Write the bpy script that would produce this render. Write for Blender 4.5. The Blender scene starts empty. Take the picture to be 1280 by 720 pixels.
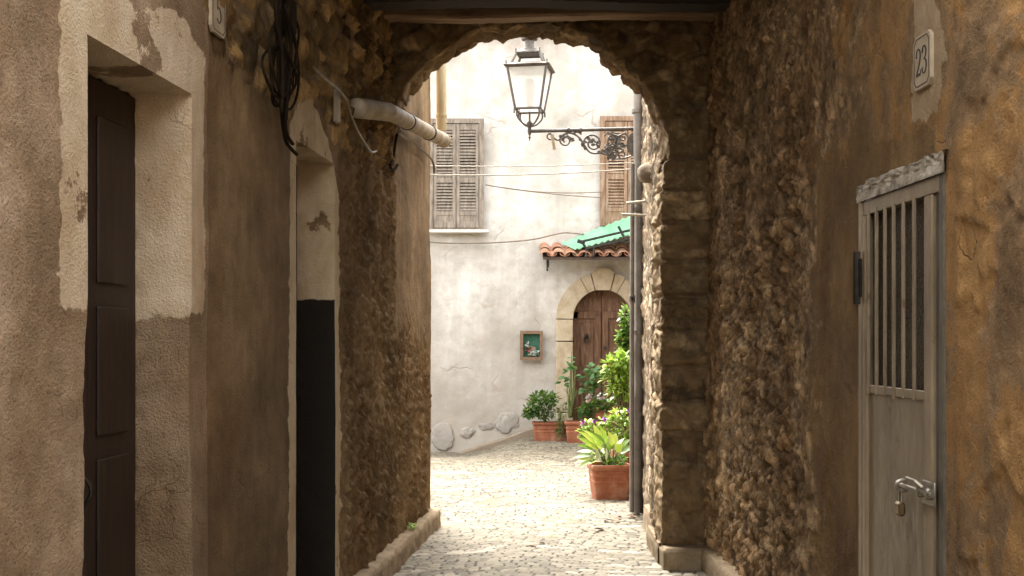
import bpy, bmesh, math, random
import numpy as np
from mathutils import Vector, Matrix, Quaternion
random.seed(7)
SC = bpy.context.scene
COL = SC.collection
F, CX, CY, EYE = 1500.0, 640.0, 425.0, 1.6      # focal length in photo pixels, principal point, eye height

def P(px, py, d):
    """where the thing at photo pixel (px, py) and distance d stands"""
    return Vector(((px-CX)/F*d, d, EYE-(py-CY)/F*d))

# ---------------------------------------------------------------- noise (numpy)
def _h(i, j, k, s):
    with np.errstate(over='ignore'):
        x = (i.astype(np.int64)*374761393 + j.astype(np.int64)*668265263 + k.astype(np.int64)*2147483647 + s*974634777) & 0xFFFFFFFF
        x = ((x ^ (x >> 13))*1274126177) & 0xFFFFFFFF
        x = ((x ^ (x >> 16))*2246822519) & 0xFFFFFFFF
        x = x ^ (x >> 13)
    return (x & 0xFFFFFF)/float(0x1000000)
def vn(p, s=0):
    i = np.floor(p).astype(np.int64); f = p-i; f = f*f*(3-2*f)
    r = 0
    for a in (0, 1):
        wa = f[:, 0] if a else 1-f[:, 0]
        for b in (0, 1):
            wb = f[:, 1] if b else 1-f[:, 1]
            for c in (0, 1):
                wc = f[:, 2] if c else 1-f[:, 2]
                r = r + wa*wb*wc*_h(i[:, 0]+a, i[:, 1]+b, i[:, 2]+c, s)
    return r
ROT = np.array(Matrix.Rotation(.7, 3, 'X') @ Matrix.Rotation(1.1, 3, 'Z') @ Matrix.Rotation(.5, 3, 'Y')); ROT2 = (np.eye(3), np.array(Matrix.Rotation(.9, 3, 'Y') @ Matrix.Rotation(.6, 3, 'X')))
def fbm(p, o=4, s=0, g=.5):
    r = 0; a = 1; t = 0; p = p @ ROT
    for k in range(o):
        r = r + a*vn((p @ ROT2[k % 2])*(2.03**k)+k*17.3, s+k); t += a; a *= g
    return r/t-.5
def voro(p, s=0):
    i = np.floor(p).astype(np.int64)
    f1 = np.full(len(p), 9.); f2 = np.full(len(p), 9.); cid = np.zeros(len(p))
    for a in (-1, 0, 1):
        for b in (-1, 0, 1):
            for c in (-1, 0, 1):
                ii, jj, kk = i[:, 0]+a, i[:, 1]+b, i[:, 2]+c
                q = np.stack([ii+_h(ii, jj, kk, s+1), jj+_h(ii, jj, kk, s+2), kk+_h(ii, jj, kk, s+3)], 1)
                d = np.sqrt(((q-p)**2).sum(1))
                m = d < f1
                f2 = np.where(m, f1, np.minimum(f2, d)); cid = np.where(m, _h(ii, jj, kk, s+4), cid); f1 = np.where(m, d, f1)
    return f1, f2, cid
def sst(a, b, x):
    t = np.clip((x-a)/(b-a), 0, 1); return t*t*(3-2*t)

# ---------------------------------------------------------------- mesh helpers
class G:
    def __init__(s): s.v = []; s.f = []
    def add(s, vs, fs):
        o = len(s.v); s.v += [tuple(x) for x in vs]; s.f += [tuple(i+o for i in q) for q in fs]; return s
    def box(s, c, size, rot=None, bev=0.0, seg=1):
        bm = bmesh.new(); bmesh.ops.create_cube(bm, size=1)
        for v in bm.verts: v.co = Vector((v.co.x*size[0], v.co.y*size[1], v.co.z*size[2]))
        if bev: bmesh.ops.bevel(bm, geom=list(bm.edges), offset=min(bev, min(size)*.45), segments=seg, affect='EDGES', profile=.5)
        if rot is not None: bmesh.ops.transform(bm, matrix=rot.to_4x4(), verts=bm.verts)
        bm.verts.index_update()
        s.add([v.co+Vector(c) for v in bm.verts], [[v.index for v in f.verts] for f in bm.faces]); bm.free(); return s
    def tube(s, pts, r, n=8, cap=True, closed=False):
        pts = [Vector(p) for p in pts]; m = len(pts)
        rr = r if isinstance(r, (list, tuple)) else [r]*m
        t0 = (pts[1]-pts[0]).normalized()
        a = Vector((0, 0, 1)) if abs(t0.z) < .9 else Vector((1, 0, 0))
        u = (a-t0*a.dot(t0)).normalized(); prev = t0; vs = []
        for i in range(m):
            if closed: t = (pts[(i+1) % m]-pts[i-1])
            else: t = pts[min(i+1, m-1)]-pts[max(i-1, 0)]
            t = t.normalized() if t.length > 1e-9 else prev
            q = prev.rotation_difference(t); u = q @ u; u = (u-t*u.dot(t)).normalized(); w = t.cross(u); prev = t
            for k in range(n):
                an = 2*math.pi*k/n
                vs.append(pts[i]+(u*math.cos(an)+w*math.sin(an))*rr[i])
        fs = []
        for i in range(m if closed else m-1):
            j = (i+1) % m
            for k in range(n): fs.append((i*n+k, i*n+(k+1) % n, j*n+(k+1) % n, j*n+k))
        if cap and not closed: fs += [tuple(range(n))[::-1], tuple((m-1)*n+k for k in range(n))]
        return s.add(vs, fs)
    def lathe(s, prof, c, n=24, sx=1, sy=1):
        vs = []; fs = []
        for r, z in prof:
            for k in range(n):
                a = 2*math.pi*k/n; vs.append((c[0]+r*math.cos(a)*sx, c[1]+r*math.sin(a)*sy, c[2]+z))
        for i in range(len(prof)-1):
            for k in range(n): fs.append((i*n+k, i*n+(k+1) % n, (i+1)*n+(k+1) % n, (i+1)*n+k))
        fs += [tuple(range(n))[::-1], tuple((len(prof)-1)*n+k for k in range(n))]
        return s.add(vs, fs)
    def extr(s, poly, dvec):
        """closed polygon (list of 3D) extruded along dvec"""
        n = len(poly); d = Vector(dvec); a = [Vector(p) for p in poly]
        return s.add(a+[p+d for p in a], [tuple(range(n))[::-1], tuple(range(n, 2*n))]+[(i, (i+1) % n, n+(i+1) % n, n+i) for i in range(n)])
    def ring(s, poly_in, poly_out, dvec):
        """frame between two closed loops of the same length, extruded"""
        n = len(poly_in); d = Vector(dvec)
        I = [Vector(p) for p in poly_in]; O = [Vector(p) for p in poly_out]
        vs = I+O+[p+d for p in I]+[p+d for p in O]; fs = []
        for i in range(n):
            j = (i+1) % n
            fs += [(i, j, n+j, n+i), (2*n+i, 3*n+i, 3*n+j, 2*n+j), (n+i, n+j, 3*n+j, 3*n+i), (i, 2*n+i, 2*n+j, j)]
        return s.add(vs, fs)
    def leaf(s, base, dirv, nrm, L, W, bend=.3, fold=.25):
        d = Vector(dirv).normalized(); n = Vector(nrm); n = (n-d*n.dot(d))
        n = n.normalized() if n.length > 1e-6 else d.orthogonal().normalized()
        r = d.cross(n); b = Vector(base); vs = []
        for t, w in ((0, .06), (.25, .75), (.5, 1), (.78, .62), (1, .03)):
            c = b+d*(L*t)-n*(bend*L*t*t); h = W*.5*w
            vs += [c-r*h+n*(h*fold), c, c+r*h+n*(h*fold)]
        fs = []
        for i in range(4):
            o = i*3; fs += [(o, o+1, o+4, o+3), (o+1, o+2, o+5, o+4)]
        return s.add(vs, fs)
    def build(s, name, mat, parent=None, smooth=False, angle=None, jit=0):
        o = org(parent)
        me = bpy.data.meshes.new(name)
        me.from_pydata([(x-o.x, y-o.y, z-o.z) for x, y, z in s.v], [], s.f)
        bm = bmesh.new(); bm.from_mesh(me)
        if jit:
            bm.normal_update()
        bmesh.ops.recalc_face_normals(bm, faces=bm.faces) if len(s.f) < 60000 else None
        bm.to_mesh(me); bm.free(); me.update()
        return link(name, me, mat, parent, smooth, angle)

ORG = {}
def org(p): return ORG[p] if p in ORG else (p.matrix_world.translation.copy() if p else Vector((0, 0, 0)))
def link(name, me, mat, parent=None, smooth=False, angle=None):
    ob = bpy.data.objects.new(name, me); COL.objects.link(ob)
    if parent: ORG[ob] = org(parent)
    if mat: me.materials.append(mat)
    if smooth or angle:
        me.polygons.foreach_set('use_smooth', [True]*len(me.polygons))
        if angle: me.set_sharp_from_angle(angle=math.radians(angle))
    if parent:
        ob.parent = parent
    return ob
class Flat(G):
    """same, but for open sheets: keeps the winding as given"""
def thing(name, label, cat, loc=(0, 0, 0), group=None):
    o = bpy.data.objects.new(name, None); COL.objects.link(o); o.location = loc
    o.matrix_world = Matrix.Translation(loc)
    o.empty_display_size = .1
    tag(o, label, cat, group); return o
def tag(o, label=None, cat=None, group=None, kind=None):
    for k, v in (('label', label), ('category', cat), ('group', group), ('kind', kind)):
        if v: o[k] = v
    return o
def sheet(name, us, vs, fn, mat, parent=None, hole=None, attrs=None, smooth=True, flip=False):
    """grid surface: fn(U,V)->(N,3) positions; hole(uc,vc)->bool drops faces; attrs(U,V) -> {name: array}"""
    us = np.asarray(us); vs = np.asarray(vs); nu, nv = len(us), len(vs)
    U, V = np.meshgrid(us, vs, indexing='ij'); U = U.ravel(); V = V.ravel()
    pos = fn(U, V)
    ii, jj = np.meshgrid(np.arange(nu-1), np.arange(nv-1), indexing='ij'); ii = ii.ravel(); jj = jj.ravel()
    a = ii*nv+jj; quads = np.stack([a, a+nv, a+nv+1, a+1], 1)
    if flip: quads = quads[:, ::-1]
    if hole is not None:
        uc = (us[ii]+us[ii+1])/2; vc = (vs[jj]+vs[jj+1])/2
        quads = quads[~hole(uc, vc)]
    used = np.unique(quads); mp = np.full(nu*nv, -1); mp[used] = np.arange(len(used))
    pos = pos[used]; quads = mp[quads]
    o = org(parent)
    pos = pos-np.array(o)
    me = bpy.data.meshes.new(name)
    me.vertices.add(len(pos)); me.vertices.foreach_set('co', pos.astype(np.float32).ravel())
    me.loops.add(quads.size); me.loops.foreach_set('vertex_index', quads.astype(np.int32).ravel())
    me.polygons.add(len(quads)); me.polygons.foreach_set('loop_start', np.arange(0, quads.size, 4, dtype=np.int32))
    me.update(calc_edges=True); me.validate()
    for k, arr in (attrs(U, V) if attrs else {}).items():
        at = me.attributes.new(k, 'FLOAT', 'POINT'); at.data.foreach_set('value', np.asarray(arr, dtype=np.float32)[used])
    return link(name, me, mat, parent, smooth)
def steps(*segs):
    """steps((a,b,h),...) breakpoints"""
    out = []
    for a, b, h in segs:
        n = max(1, int(round((b-a)/h))); out += list(np.linspace(a, b, n, endpoint=False))
    return np.array(out+[segs[-1][1]])

# ---------------------------------------------------------------- materials
class N:
    def __init__(s, name):
        s.m = bpy.data.materials.new(name); s.m.use_nodes = True
        s.t = s.m.node_tree; s.bs = s.t.nodes['Principled BSDF']; s.out = s.t.nodes['Material Output']
        s.tc = s.t.nodes.new('ShaderNodeTexCoord')
    def n(s, ty, **kw):
        x = s.t.nodes.new(ty)
        for k, v in kw.items(): setattr(x, k, v)
        return x
    def l(s, a, b): s.t.links.new(a, b)
    def setv(s, sock, v):
        if hasattr(v, 'is_linked'): s.l(v, sock)
        else: sock.default_value = v
    def coord(s, scale=(1, 1, 1), rot=(0, 0, 0)):
        mp = s.n('ShaderNodeMapping'); s.l(s.tc.outputs['Object'], mp.inputs[0])
        mp.inputs['Scale'].default_value = scale; mp.inputs['Rotation'].default_value = rot
        return mp.outputs[0]
    def noise(s, scale, detail=5, rough=.55, vec=None, dist=0):
        x = s.n('ShaderNodeTexNoise'); x.inputs['Scale'].default_value = scale; x.inputs['Detail'].default_value = detail
        x.inputs['Roughness'].default_value = rough; x.inputs['Distortion'].default_value = dist
        s.l(vec if vec is not None else s.tc.outputs['Object'], x.inputs['Vector']); return x.outputs['Fac']
    def voro(s, scale, feature='F1', vec=None):
        x = s.n('ShaderNodeTexVoronoi', feature=feature); x.inputs['Scale'].default_value = scale
        s.l(vec if vec is not None else s.tc.outputs['Object'], x.inputs['Vector']); return x.outputs['Distance']
    def ramp(s, fac, stops, mode='LINEAR'):
        x = s.n('ShaderNodeValToRGB'); s.l(fac, x.inputs[0]); cr = x.color_ramp; cr.interpolation = mode
        while len(cr.elements) < len(stops): cr.elements.new(.5)
        for e, (p, c) in zip(cr.elements, stops):
            e.position = p; e.color = (c, c, c, 1) if isinstance(c, (int, float)) else (*c, 1)
        return x.outputs[0]
    def mix(s, fac, a, b, mode='MIX'):
        x = s.n('ShaderNodeMix', data_type='RGBA', blend_type=mode)
        s.setv(x.inputs[0], fac)
        for sock, v in ((x.inputs[6], a), (x.inputs[7], b)):
            if isinstance(v, tuple): v = (*v, 1) if len(v) == 3 else v
            s.setv(sock, v)
        return x.outputs[2]
    def math(s, op, a, b=0.0, clamp=False):
        x = s.n('ShaderNodeMath', operation=op, use_clamp=clamp); s.setv(x.inputs[0], a); s.setv(x.inputs[1], b); return x.outputs[0]
    def attr(s, name):
        x = s.n('ShaderNodeAttribute', attribute_name=name); return x.outputs['Fac']
    def bump(s, h, strength=.5, dist=.02, prev=None):
        x = s.n('ShaderNodeBump'); x.inputs['Strength'].default_value = strength; x.inputs['Distance'].default_value = dist
        s.l(h, x.inputs['Height'])
        if prev is not None: s.l(prev, x.inputs['Normal'])
        return x.outputs[0]
    def fin(s, col=None, rough=None, nrm=None, metal=None, **kw):
        if col is not None:
            s.setv(s.bs.inputs['Base Color'], (*col, 1) if isinstance(col, tuple) and len(col) == 3 else col)
        if rough is not None: s.setv(s.bs.inputs['Roughness'], rough)
        if metal is not None: s.setv(s.bs.inputs['Metallic'], metal)
        if nrm is not None: s.l(nrm, s.bs.inputs['Normal'])
        for k, v in kw.items(): s.setv(s.bs.inputs[k.replace('_', ' ')], v)
        return s.m

def mat_var(name, c1, c2, c3=None, scale=6, rough=.8, bump=.3, bscale=30, dist=.01, metal=0, stretch=(1, 1, 1), spec=.3, lo=.3, hi=.7):
    m = N(name); v = m.coord(stretch)
    a = m.noise(scale, 6, .6, v); st = [(lo, c1), (hi, c2)] if c3 is None else [(lo, c1), ((lo+hi)/2, c2), (hi, c3)]
    c = m.ramp(a, st)
    b = m.noise(bscale, 6, .65, v)
    c = m.mix(.35, c, m.ramp(b, [(.3, .55), (.7, 1.0)]), 'MULTIPLY')
    return m.fin(c, rough, m.bump(b, bump, dist), metal, Specular_IOR_Level=spec)

def wall_mat(name, plaster, stone, paint, patch=(.2, .15, .1), dark=(.05, .035, .025), streak=.5, flake=None, mortar=(.30, .21, .12), grit=.6):
    """plaster with exposed stone (attr rub > 0) and limewash, on the arch painted-in light (attr paint > 0); both edges are frayed by noise"""
    m = N(name)
    n1 = m.noise(1.7, 7, .6); n2 = m.noise(11, 7, .62); n3 = m.noise(95, 5, .65); n4 = m.noise(4.5, 6, .6, dist=.6)
    st = m.noise(2.2, 5, .6, m.coord((3, 3, .28)))
    col = m.ramp(n1, [(.32, plaster[0]), (.5, plaster[1]), (.66, plaster[2])])
    col = m.mix(m.ramp(st, [(.35, streak), (.65, 0.0)]), col, m.mix(.5, col, plaster[0], 'MULTIPLY'))
    sc = m.ramp(n4, [(.33, stone[0]), (.5, stone[1]), (.64, stone[2])])
    tone = m.math('MULTIPLY', m.math('ADD', m.math('MULTIPLY', m.attr('cell'), 1.25), .32), 1.0)
    cmb = m.n('ShaderNodeCombineColor'); [m.l(tone, cmb.inputs[k]) for k in range(3)]
    sc = m.mix(1.0, sc, cmb.outputs[0], 'MULTIPLY')
    sc = m.mix(m.ramp(m.math('ADD', m.attr('mort'), m.math('MULTIPLY', m.math('SUBTRACT', n2, .5), .8)), [(.45, 0.0), (.65, .85)]), sc, mortar)
    sc = m.mix(.55, sc, m.ramp(n2, [(.34, .25), (.62, 1.0)]), 'MULTIPLY')
    rub = m.ramp(m.math('ADD', m.attr('rub'), m.math('MULTIPLY', m.math('SUBTRACT', n4, .5), 1.6)), [(.44, 0.0), (.56, 1.0)])
    col = m.mix(rub, col, sc)
    wv = m.n('ShaderNodeVectorMath', operation='ADD'); m.l(m.tc.outputs['Object'], wv.inputs[0])
    nz = m.n('ShaderNodeTexNoise'); nz.inputs['Scale'].default_value = 3.5; nz.inputs['Detail'].default_value = 5; m.l(m.tc.outputs['Object'], nz.inputs['Vector'])
    sv = m.n('ShaderNodeVectorMath', operation='SCALE'); sv.inputs['Scale'].default_value = .45; m.l(nz.outputs['Color'], sv.inputs[0]); m.l(sv.outputs[0], wv.inputs[1])
    crk = m.math('MULTIPLY', m.ramp(m.voro(1.7, 'DISTANCE_TO_EDGE', wv.outputs[0]), [(0.0, 1.0), (.007, 0.0)]), m.ramp(m.noise(1.4, 3, .5, m.coord((1, 1, 1), (.3, .8, 0))), [(.56, 0.0), (.66, 1.0)]))
    if flake:
        n5 = m.noise(3.1, 7, .68, m.coord((1, 1, .8), (.4, 0, 0)), .4)
        fc = m.ramp(n5, [(.36, flake[0]), (.45, flake[1]), (.50, flake[2]), (.515, flake[3]), (.66, flake[4])])
        ff = m.ramp(m.math('ADD', m.attr('fl'), m.math('MULTIPLY', m.math('SUBTRACT', m.noise(2.3, 6, .65), .5), 1.7)), [(.44, 0.0), (.56, 1.0)])
        col = m.mix(ff, col, fc)
    col = m.mix(m.ramp(n3, [(.28, .8), (.44, 0.0)]), col, m.mix(.8, col, dark))
    col = m.mix(.5, col, m.ramp(n2, [(.3, .5), (.7, 1.0)]), 'MULTIPLY')
    pf = m.ramp(m.math('ADD', m.math('MULTIPLY', m.attr('paint'), 9.0), m.math('ADD', m.math('MULTIPLY', m.math('SUBTRACT', n2, .5), 1.1), .5)), [(.46, 0.0), (.54, 1.0)])
    pf = m.math('MULTIPLY', pf, m.ramp(m.math('ADD', m.noise(1.9, 6, .66), m.math('MULTIPLY', n3, .08)), [(.625, 1.0), (.64, .0)]))
    pc = m.mix(m.ramp(n4, [(.4, 0.0), (.72, .55)]), paint, tuple(x*y for x, y in zip(paint, (.72, .62, .46))))
    pc = m.mix(.3, pc, m.ramp(n2, [(.3, .5), (.7, 1.0)]), 'MULTIPLY')
    col = m.mix(pf, col, pc)
    big = m.noise(1.1, 6, .68, m.coord((1.6, 1.6, .7), (0, 0, .6)))
    col = m.mix(m.ramp(big, [(.34, .65), (.52, 0.0)]), col, m.mix(1.0, col, (.62, .50, .38), 'MULTIPLY'))
    col = m.mix(m.math('MULTIPLY', crk, .45), col, dark)
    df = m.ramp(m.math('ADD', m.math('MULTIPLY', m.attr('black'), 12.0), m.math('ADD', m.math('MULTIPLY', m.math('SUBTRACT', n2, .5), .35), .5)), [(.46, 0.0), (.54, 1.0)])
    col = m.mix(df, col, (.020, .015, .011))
    h = m.math('ADD', m.math('MULTIPLY', n2, 1.0), m.math('MULTIPLY', n3, grit))
    h = m.math('MULTIPLY', h, m.math('SUBTRACT', 1.0, m.math('MULTIPLY', pf, .5)))
    h = m.math('ADD', h, m.math('MULTIPLY', pf, .55))
    h = m.math('SUBTRACT', h, m.math('MULTIPLY', crk, .35))
    return m.fin(col, .92, m.bump(h, .9, .022), Specular_IOR_Level=.2)
# ================================================================ materials of the setting
PLB = [(.17, .110, .054), (.29, .190, .095), (.42, .285, .155)]
M_LW = wall_mat('brown_plaster', PLB, [(.22, .135, .055), (.35, .22, .085), (.46, .30, .13)], (.60, .475, .315))
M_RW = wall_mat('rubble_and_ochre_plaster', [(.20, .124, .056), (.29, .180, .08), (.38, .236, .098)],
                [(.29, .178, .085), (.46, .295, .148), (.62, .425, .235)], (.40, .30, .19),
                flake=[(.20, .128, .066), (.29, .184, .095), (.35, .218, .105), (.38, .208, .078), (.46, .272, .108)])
M_NEAR = wall_mat('grainy_plaster', [(.30, .208, .122), (.46, .325, .20), (.64, .48, .325)], [(.17, .10, .04), (.30, .185, .07), (.40, .26, .11)], (.74, .61, .44), streak=.25, grit=1.2)
M_ARCH = wall_mat('dark_arch_stone', [(.20, .13, .06), (.27, .175, .085), (.33, .22, .11)], [(.19, .125, .06), (.31, .21, .105), (.44, .31, .17)], (.50, .39, .25))  # last colour is the lit tone painted on the jamb
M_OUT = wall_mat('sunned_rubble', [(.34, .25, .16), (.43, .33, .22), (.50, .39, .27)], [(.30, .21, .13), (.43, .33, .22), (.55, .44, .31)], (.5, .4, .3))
M_KERB = mat_var('kerb_stone', (.17, .12, .07), (.26, .19, .115), (.35, .265, .17), 5, .9, .6, 40, .012)

def facade_mat():
    m = N('pale_weathered_plaster')
    a = m.noise(.9, 8, .62); b = m.noise(5, 7, .65); st = m.noise(1.6, 6, .6, m.coord((2.2, 1, .22))); g = m.noise(60, 4, .6)
    c = m.ramp(a, [(.32, (.36, .335, .29)), (.44, (.52, .49, .44)), (.52, (.62, .595, .55)), (.62, (.70, .675, .635))])
    c = m.mix(m.ramp(st, [(.36, .55), (.58, 0.0)]), c, (.42, .39, .345))
    c = m.mix(m.ramp(b, [(.34, .45), (.52, 0.0)]), c, (.40, .365, .315))
    # the plaster gets darker and browner grey towards the foot of the wall
    sep = m.n('ShaderNodeSeparateXYZ'); m.l(m.tc.outputs['Object'], sep.inputs[0])
    zz = m.math('ADD', sep.outputs['Z'], m.math('MULTIPLY', m.math('SUBTRACT', b, .5), 1.6))
    c = m.mix(m.ramp(m.math('MULTIPLY', zz, .2), [(.05, .75), (.5, .0)]), c, (.39, .35, .30))
    c = m.mix(m.ramp(m.noise(2.6, 4, .6), [(.56, 0.0), (.72, .35)]), c, (.50, .39, .30))
    wv = m.n('ShaderNodeVectorMath', operation='ADD'); m.l(m.tc.outputs['Object'], wv.inputs[0])
    nz = m.n('ShaderNodeTexNoise'); nz.inputs['Scale'].default_value = 2.4; nz.inputs['Detail'].default_value = 4
    m.l(m.tc.outputs['Object'], nz.inputs['Vector']); sc = m.n('ShaderNodeVectorMath', operation='SCALE'); sc.inputs['Scale'].default_value = .5
    m.l(nz.outputs['Color'], sc.inputs[0]); m.l(sc.outputs[0], wv.inputs[1])
    cr = m.voro(1.05, 'DISTANCE_TO_EDGE', wv.outputs[0])
    msk = m.ramp(m.noise(1.1, 3, .5), [(.50, 0.0), (.62, 1.0)])
    crk = m.math('MULTIPLY', m.ramp(cr, [(.0, 1.0), (.022, 0.0)]), msk)
    c = m.mix(m.math('MULTIPLY', crk, .65), c, (.33, .25, .18))
    c = m.mix(.2, c, m.ramp(g, [(.3, .6), (.7, 1.0)]), 'MULTIPLY')
    h = m.math('ADD', m.math('MULTIPLY', b, .7), m.math('SUBTRACT', m.math('MULTIPLY', g, .3), m.math('MULTIPLY', crk, .5)))
    return m.fin(c, .9, m.bump(h, .6, .03), Specular_IOR_Level=.2)
M_FAC = facade_mat()

def cobble_mat():
    m = N('pale_cobbles')
    tone = m.attr('tone'); jt = m.attr('joint'); pale = m.attr('pale'); n = m.noise(40, 5, .6); big = m.noise(.7, 5, .6)
    c = m.ramp(tone, [(.0, (.10, .082, .055)), (.5, (.165, .14, .10)), (1.0, (.25, .217, .158))])
    c = m.mix(.4, c, m.ramp(n, [(.3, .6), (.7, 1.0)]), 'MULTIPLY')
    c = m.mix(m.ramp(big, [(.4, 0.0), (.7, .4)]), c, (.22, .195, .15))
    jc = m.mix(m.ramp(m.noise(3.2, 5, .65), [(.55, 0.0), (.7, 1.0)]), (.03, .024, .015), (.11, .09, .06))
    jc = m.mix(m.ramp(m.noise(1.3, 4, .6), [(.54, 0.0), (.66, .7)]), jc, (.20, .17, .06))
    c = m.mix(m.ramp(jt, [(.2, 0.0), (.6, 1.0)]), c, jc)
    c = m.mix(m.ramp(m.math('ADD', pale, m.math('MULTIPLY', m.math('SUBTRACT', n, .5), .5)), [(.5, 0.0), (.75, 1.0)]), c, (.30, .268, .21))
    return m.fin(c, .8, m.bump(n, .5, .006), Specular_IOR_Level=.3)
M_COB = cobble_mat()

# ================================================================ ground
def ground():
    xs = steps((-80, -20, 10), (-20, -5, 2.5), (-5, -2.2, .1), (-2.2, 1.7, .017), (1.7, 3, .1), (3, 20, 2), (20, 80, 10))
    ys = steps((-60, -10, 10), (-10, 6, .5), (6, 7.6, .05), (7.6, 11, .013), (11, 16, .017), (16, 20, .02), (20, 60, 10), (60, 120, 20))
    U0, V0 = np.meshgrid(xs, ys, indexing='ij'); X = U0.ravel(); Y = V0.ravel()
    q = np.stack([X*.8, Y*.8, X*0], 1)
    wx = X+fbm(q*2.2, 2, 3)*.16; wy = Y+fbm(q*1.7, 3, 5)*.22
    Wf = 1.9                                           # width of one fan of setts
    fx = np.floor(wx/Wf); u = wx/Wf-fx-.5
    r = wy+.34*(1-(2*u)**2)-.34*(fx % 2)
    row = np.floor(r/.076); v = r/.076-row
    off = _h(row.astype(np.int64), fx.astype(np.int64), row.astype(np.int64)*0, 9)
    cx = wx/.096+off; ci = np.floor(cx); w = cx-ci
    e = np.minimum(np.minimum(v, 1-v)*.092, np.minimum(w, 1-w)*.118)
    rnd = _h(ci.astype(np.int64), row.astype(np.int64), fx.astype(np.int64), 21)
    r2 = _h(ci.astype(np.int64), row.astype(np.int64), fx.astype(np.int64), 33)
    dome = sst(0, .02, e)
    det = sst(6.2, 7.8, Y)*sst(20.2, 19.9, Y)*sst(-2.4, -2.1, X)*sst(1.9, 1.6, X)
    z = det*(dome*.010+(rnd-.5)*.009*dome+fbm(np.stack([X*14, Y*14, X*0], 1), 3, 8)*.005)
    z = z+fbm(q*.9, 3, 12)*.035*sst(5, 8, Y)*sst(25, 20, Y)
    dip = -.25*sst(.36, -.74, X)*sst(15.6, 19.4, Y)       # the court falls towards its left corner
    z = z+dip+.0*X
    joint = (1-sst(.001, .0105, e))
    edge = np.minimum(np.abs(u-.5), np.abs(u+.5))*Wf
    band = (_h(row.astype(np.int64), fx.astype(np.int64), row.astype(np.int64)*0, 4) > .86)*1.0
    pale = np.maximum(sst(.05, .02, edge)*.45, band*(.45+.5*r2))*sst(.42, .6, fbm(q*1.3, 3, 77)+.55)
    me = {}
    def fn(a, b): return np.stack([X, Y, z], 1)
    o = sheet('ground', xs, ys, fn, M_COB, None, None, lambda a, b: {'tone': np.clip(rnd*.9+.05+(r2-.5)*.2, 0, 1), 'joint': joint*det, 'pale': pale*det})
    o['kind'] = 'structure'
    return o
ground()
def gz(x, y):
    t = float(sst(.36, -.74, np.array([x]))[0]*sst(15.6, 19.4, np.array([y]))[0]); return -.25*t

# ================================================================ left house
LH = thing('plaster_house', 'brown plastered house with two deep doorways along the left side of the passage', 'house', (-1.9, 5, 0))
nLx, nLy = .996, -.0896
def LWp(d, z, t=0.0): return Vector((-1.62+.09*d+t*nLx, d+t*nLy, z))
def lw_wallpaint(U, V):
    top1 = 2.76+.05*np.sin(U*9); p1 = np.minimum.reduce([U-3.47, 4.68-U, top1-V, V-1.70])
    top2 = 2.86-.9*(np.abs(U-6.3))**2*1.2
    p2 = np.minimum.reduce([U-5.87, 6.93-U, top2-V])
    return np.maximum(p1, p2)
LWC = {}
def lw_pos(U, V, near=True):
    p3 = np.stack([U, V*1.0, U*0+3.1], 1)
    rough = sst(10.25, 10.1, U)*sst(6.8, 7.1, U)*(1-sst(8.5, 8.7, U)*sst(1.35, 1.75, V+fbm(p3*2.5, 3, 41)*.5))   # rough-cast towards the arch
    upper = sst(2.62, 2.9, V+fbm(p3*3, 3, 2)*.5)*sst(4.55, 4.9, U)*sst(8.6, 8.3, U)
    grain = sst(4.7, 4.4, U)
    f1, f2, c = voro(np.stack([U/.24, V/.16, U*0], 1)+fbm(p3*6, 2, 9)[:, None]*.7, 3)
    st = sst(.0, .35, f2-f1)*.6+c*.4-.5; LWC['cell'] = c; LWC['mort'] = sst(.12, .03, f2-f1)
    t = fbm(p3*1.2, 3, 6)*.045+fbm(p3*9, 4, 15)*(.010+.025*rough)+(np.abs(fbm(p3*19, 4, 17))-.1)*.13*rough+fbm(p3*38, 3, 19)*(.006+.055*rough+.004*grain)
    t = t+upper*(st*.055+fbm(p3*14, 4, 31)*.035)
    t = t*(1-.75*(sst(-.02, .03, lw_wallpaint(U, V))))
    # frayed near edge of the first doorway
    e = np.exp(-((U-3.65)/.16)**2)
    U = U+e*(-.085*sst(1.9, .2, V)+.035*fbm(p3*7, 3, 51)*sst(1.9, 1.5, V))
    return np.stack([-1.62+.09*U+t*nLx, U+t*nLy, V], 1)
def lw_attr(U, V):
    p3 = np.stack([U, V, U*0], 1)
    up = sst(2.55, 2.95, V)*sst(4.5, 4.9, U)*sst(8.75, 8.5, U)
    brick = np.exp(-(((U-9.45)/.5)**2+((V-.75)/.35)**2))*.75
    low = .25*sst(6.8, 7.2, U)
    return {'rub': up*1.1+brick*.3+low*.15, 'paint': lw_wallpaint(U, V), 'black': U*0-1, **LWC}
D1 = (3.65, 4.54, 2.53); D2 = (6.0, 6.82, 2.60)
zs = steps((-.05, .3, .035), (.3, 3.6, .02), (3.6, 4.15, .05))
def hole_l(u, v):
    return ((u > D1[0]) & (u < D1[1]) & (v < D1[2])) | ((u > D2[0]) & (u < D2[1]) & (v < D2[2]))
def with_edges(a, *vals):
    a = np.array(a)
    for v in vals: a[np.argmin(np.abs(a-v))] = v
    return a
usn = with_edges(steps((-4, 2.6, .6), (2.6, 3.0, .1), (3.0, 4.72, .016)), 3.65, 4.54)
usf = with_edges(steps((4.72, 6.9, .02), (6.9, 10.26, .015)), 6.0, 6.82)
zsl = with_edges(zs, 2.53, 2.60)
sheet('near_wall', usn, zsl, lw_pos, M_NEAR, LH, hole_l, lw_attr, flip=True)
sheet('wall', usf, zsl, lw_pos, M_LW, LH, hole_l, lw_attr, flip=True)
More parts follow.
